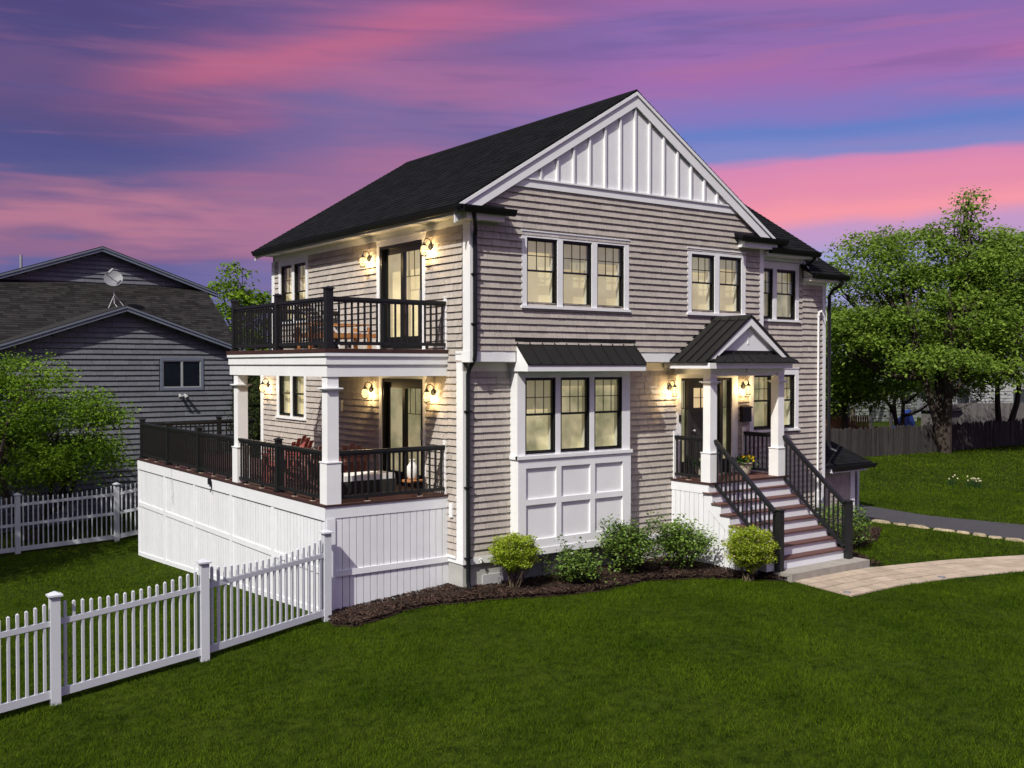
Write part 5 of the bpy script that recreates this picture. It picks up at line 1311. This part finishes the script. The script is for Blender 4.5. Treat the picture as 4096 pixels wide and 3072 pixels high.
def pot_plant(x, y, label, petal, n, seed):
    rng = np.random.default_rng(seed); z = F1 + .003; root = thing('flower_pot', (x, y, z), label, 'flower pot', 'potted pansies')
    MB().lathe([(0, 0), (.105, 0), (.12, .02), (.165, .20), (.175, .25), (.185, .25), (.185, .275), (.165, .275), (.155, .24), (0, .24)], (x, y, z), 22).build('pot', 'pot', root, smooth=True)
    MB().lathe([(0, .241), (.154, .241)], (x, y, z), 18).build('soil', 'mulch', root)
    C = np.array([x, y, z + .30]) + rng.normal(size=(420, 3)) * np.array([.10, .10, .055]); o = np.array([x, y, z]); V, F = leaf_quads(C, .09, rng, .3, .5, .9); link('foliage', npmesh('foliage', V - o, F), 'potleaf', root, o)
    for k in range(n):
        an = rng.uniform(0, 6.28); r = rng.uniform(.02, .16); c = np.array([x + r * math.cos(an), y + r * math.sin(an) - .03, z + .36 + rng.uniform(-.05, .07)]); b = MB()
        for j in range(5):
            t = j * 2 * math.pi / 5; e = Vector((math.cos(t), -.5, math.sin(t))).normalized() * .042; f_ = Vector((math.cos(t + 1.57), -.2, math.sin(t + 1.57))) * .026; c_ = Vector(c)
            b.add([c_, c_ + e * .6 + f_, c_ + e * 1.1, c_ + e * .6 - f_], [(0, 1, 2, 3)])
        b.build('flower', petal, root)
    return root


pot_plant(7.16, -.46, 'beige pot of yellow flowers by the mailbox railing', 'yellow', 11, 31)
pot_plant(5.80, -.50, 'beige pot of cream and yellow flowers by the doorbell sidelight', 'cream', 14, 32)


def daffodils(x, y, n, r, label, seed):
    rng = np.random.default_rng(seed); z = G(x, y); root = thing('daffodil_clump', (x, y, z), label, 'flowers', 'daffodils')
    C = np.array([x, y, z]) + rng.normal(size=(n * 14, 3)) * np.array([r, r, 0]); b = MB()
    for c in C: e = c + np.array([rng.normal() * .05, rng.normal() * .05, rng.uniform(.2, .34)]); b.add([c - [.012, 0, 0], c + [.012, 0, 0], e], [(0, 1, 2)])
    b.build('leaves', 'potleaf', root)
    for k in range(n):
        c = Vector(C[k]) + Vector((0, 0, rng.uniform(.2, .36))); b = MB(); b.add([c + Vector((math.cos(t) * .034, -.03, math.sin(t) * .034)) for t in np.linspace(0, 6.28, 7)[:-1]], [tuple(range(6))]); b.tube([c, c + Vector((0, -.05, -.01))], [.015, .022], 6); b.build('flower', 'cream', root)


daffodils(23.0, 3.1, 12, .13, 'larger clump of cream daffodils on the far lawn', 41)
daffodils(22.95, 3.9, 4, .08, 'small clump of cream daffodils on the far lawn', 42)

# ================================================================== FURNITURE ON THE DECKS
def adirondack(x, y, z, rz_, m, label):
    root = thing('adirondack_chair', (x, y, z), label, 'chair', 'adirondack chairs'); c, s = math.cos(rz_), math.sin(rz_)
    T = lambda p: (x + c * p[0] - s * p[1], y + s * p[0] + c * p[1], z + p[2]); T.flip = False
    for k in range(5):
        u = -.24 + k * .12; h = .62 - .05 * abs(k - 2) ** 1.3
        MB(T).prism([(u - .052, .28, .26), (u + .052, .28, .26), (u * 1.12 + .052, .28 + h * .45, .26 + h), (u * 1.12 - .052, .28 + h * .45, .26 + h)], (0, .022, .0)).build('back_slat', m, root)
    for k in range(5): MB(T).box(-.27, .27, -.25 + k * .11, -.15 + k * .11, .34 - k * .022, .362 - k * .022).build('seat_slat', m, root)
    for sx in (-1, 1):
        MB(T).box(sx * .30 - .02, sx * .30 + .02, -.29, -.19, 0, .55).build('front_leg', m, root)
        MB(T).box(sx * .34 - .07, sx * .34 + .07, -.33, .42, .55, .574).build('armrest', m, root)
        MB(T).prism([(sx * .27 - .02, -.28, .27), (sx * .27 - .02, -.28, .35), (sx * .27 - .02, .50, .10), (sx * .27 - .02, .62, 0), (sx * .27 - .02, .50, 0)], (.04, 0, 0)).build('side_rail', m, root)
        MB(T).box(sx * .30 - .02, sx * .30 + .02, .36, .40, .12, .55).build('arm_support', m, root)
    MB(T).box(-.29, .29, .48, .502, .50, .57).build('back_brace', m, root)
    return root


adirondack(-1.62, 3.35, F1 + .004, R(205), 'brownchair', 'brown slatted chair behind the railing beside the front column')
adirondack(-.75, 3.10, F1 + .004, R(160), 'brownchair', 'brown slatted chair against the shaded wall by the sliding door')
adirondack(-1.75, 4.35, F1 + .004, R(250), 'redwood', 'faded red slatted chair between the two deck columns')
adirondack(-1.0, 5.6, F1 + .004, R(200), 'redwood', 'faded red slatted chair below the lower side window')
# low dark wicker sofa with pale cushion, vase on a low table
sofa = thing('wicker_sofa', (-1.2, 1.5, F1), 'low dark wicker bench with pale cushion behind the front railing', 'sofa')
b = MB(); b.box(-1.85, -.75, 1.15, 1.75, F1 + .06, F1 + .30); b.build('seat_base', 'darkcloth', sofa); MB().box(-1.83, -.77, 1.17, 1.73, F1 + .30, F1 + .40).build('cushion', 'cloth', sofa)
for x in (-1.80, -.80):
    for y in (1.2, 1.7): MB().box(x - .03, x + .03, y - .03, y + .03, F1 + .004, F1 + .06).build('leg', 'darkcloth', sofa)
tab = thing('side_table', (-.42, 1.12, F1), 'small low table holding the white vase', 'table')
MB().tube([(-.42, 1.12, F1 + .22), (-.42, 1.12, F1 + .25)], .20, 18).build('table_top', 'cedar', tab)
for k in range(3): MB().tube([(-.42 + .15 * math.cos(k * 2.1), 1.12 + .15 * math.sin(k * 2.1), F1 + .004), (-.42 + .11 * math.cos(k * 2.1), 1.12 + .11 * math.sin(k * 2.1), F1 + .22)], .016, 6).build('leg', 'cedar', tab)
MB().lathe([(0, 0), (.07, 0), (.10, .06), (.115, .16), (.10, .26), (.06, .32), (.045, .35), (.06, .38), (.065, .39), (.05, .39), (.03, .35), (0, .34)], (-.42, 1.12, F1 + .25), 20).build('vase', 'vase', None, org=(-.42, 1.12, F1 + .25), smooth=True, label='white rounded ceramic vase behind the front deck railing', cat='vase')
# lounge chair on the balcony
lc = thing('lounge_chair', (-1.5, 2.5, F2), 'cedar lounge chair with pale slatted back on the balcony', 'lounge chair'); z = F2 + .004
for y in (2.2, 2.78): MB().box(-2.1, -.62, y - .025, y + .025, z + .24, z + .33).build('side_rail', 'cedar', lc)
for x in (-2.0, -.75):
    for y in (2.2, 2.78): MB().box(x - .035, x + .035, y - .03, y + .03, z, z + .45).build('leg', 'cedar', lc)
for k in range(7): MB().box(-1.45 + k * .11, -1.37 + k * .11, 2.17, 2.81, z + .33, z + .35).build('seat_slat', 'cloth', lc)
for k in range(8):
    t = k / 7; MB().beam((-1.45 - .52 * t, 2.19, z + .36 + .50 * t), (-1.45 - .52 * t, 2.79, z + .36 + .50 * t), .02, .06, (-.7, 0, .7)).build('back_slat', 'cloth', lc)
for y in (2.19, 2.79): MB().beam((-1.45, y, z + .33), (-2.0, y, z + .88), .03, .05, (.7, 0, .7)).build('back_frame', 'cloth', lc); MB().beam((-2.05, y, z + .5), (-.75, y, z + .5), .06, .025).build('armrest', 'cedar', lc)
wc = thing('deck_chair', (-.7, 3.95, F2), 'dark low chair by the balcony wall', 'chair')
MB().box(-.95, -.45, 3.7, 4.2, z + .28, z + .36).build('seat', 'darkcloth', wc); MB().prism([(-.95, 4.2, z + .36), (-.45, 4.2, z + .36), (-.45, 4.32, z + .72), (-.95, 4.32, z + .72)], (0, .04, 0)).build('backrest', 'darkcloth', wc)
for x in (-.92, -.48):
    for y in (3.73, 4.17): MB().box(x - .02, x + .02, y - .02, y + .02, z, z + .28).build('leg', 'darkcloth', wc)
# path lights set in the paving
for i, (x, y, l) in enumerate(((5.55, -4.28, 'round path light at the near paver corner'), (8.2, -4.55, 'round path light along the near edge of the walk'))):
    MB().tube([(x, y, G(x, y) + .02), (x, y, G(x, y) + .045)], .07, 14).build('path_light', 'steel', None, label=l, cat='light', group='path lights')

# ================================================================== BACKDROP BEYOND THE FENCE
def bg_house(x, y, w, d, h, roofh, m, label, rot, wins):
    root = thing('distant_house', (x, y, -1.65), label, 'house'); c, s = math.cos(rot), math.sin(rot)
    T = lambda p: (x + c * p[0] - s * p[1], y + s * p[0] + c * p[1], -1.65 + p[2]); T.flip = False
    MB(T).prism([(-w / 2, 0, 0), (w / 2, 0, 0), (w / 2, 0, h), (0, 0, h + roofh), (-w / 2, 0, h)], (0, d, 0)).build('wall', m, root)
    for sg in (-1, 1):
        MB(T).prism([(0, -.3, h + roofh + .15), (sg * (w / 2 + .35), -.3, h - .05), (sg * (w / 2 + .35), d, h - .05), (0, d, h + roofh + .15)], (0, 0, -.08)).build('roof_slope', 'bgdark', root)
        MB(T).prism([(0, -.33, h + roofh + .12), (sg * (w / 2 + .35), -.33, h - .08), (sg * (w / 2 + .35), -.33, h - .28), (0, -.33, h + roofh - .1)], (0, .028, 0)).build('rake_board', 'bgwhite', root)
    for (u, z_) in wins:
        f = MB(T).box(u - .5, u + .5, -.06, -.001, z_, z_ + 1.3).build('window', 'bgwhite', root); MB(T).box(u - .42, u + .42, -.07, -.061, z_ + .08, z_ + 1.22).build('pane', 'dim', f)
    for k in range(int(h / .25)): MB(T).box(-w / 2, w / 2, -.02, -.0005, .25 * k, .25 * k + .02).build('clapboard_shade_line', 'bgdark', root)  # dark strips painted in for the shadow line under each board


bg_house(56.0, 29, 6, 7, 2.5, 1.6, 'bgwall', 'pale green grey house with white gable trim seen under the maple branches', -.5, [(-2, 1.2), (2, 1.2)])
bg_house(54, 37, 9, 8, 3.0, 1.8, 'bgfence', 'grey house half hidden behind the bushy lower maple', -.55, [(-2, 1.4), (2, 1.4)])
bg_house(62.5, 23.5, 7, 8, 2.6, 1.8, 'bgwhite', 'white sided house behind the tall maple at the picture edge', -.7, [(-2.5, 1.2), (1.5, 1.2)])
cp = thing('carport', (46.5, 24, -1.65), 'dark open carport behind the weathered fence', 'carport')
MB().box(43.6, 48.6, 22.8, 26.5, .05, .18).build('roof', 'bgdark', cp)
MB().box(43.6, 48.6, 22.7, 22.79, .02, .22).build('eave_board', 'bgwhite', cp)
for x in (43.8, 46.2, 48.4): MB().box(x - .08, x + .08, 22.9, 23.06, -1.65, .05).build('post', 'bgdark', cp)
MB().box(43.6, 48.6, 26.4, 26.5, -1.65, .05).build('back_wall', 'bgdark', cp)
b = MB(); pts = [(46.4, 21.0, -1.65), (48.3, 21.0, -1.65), (48.2, 21.8, -1.65), (46.5, 21.8, -1.65), (46.9, 21.2, -.9), (47.9, 21.3, -.25), (47.8, 21.6, -.3), (46.9, 21.6, -.9)]
b.add(pts, [(0, 1, 5, 4), (1, 2, 6, 5), (2, 3, 7, 6), (3, 0, 4, 7), (4, 5, 6, 7)]); b.build('tarp_pile', 'tarp', None, label='heap covered with a crumpled blue tarp', cat='tarp')
sh = thing('garden_shed', (49.2, 20, -1.65), 'tan wooden shed wall behind the stockade fence', 'shed')
MB().box(48.6, 50.2, 19.4, 21.0, -1.65, -.3).build('wall', 'bgfence', sh); MB().prism([(48.4, 19.2, -.3), (50.4, 19.2, -.3), (49.4, 19.2, .1)], (0, 2.0, 0)).build('roof', 'bgdark', sh)
gf = thing('grey_fence', (56, 17, -1.65), 'paler grey board fence in the yard behind the big maple', 'fence')
for i in range(90): piece('fence_board', boxmesh('fence_board', .17, .02, 1.75, 'bgfence', .05), gf, (50 + i * .175, 19.5 - i * .06, -1.65 + random.uniform(-.02, .02)), (0, 0, -.33))
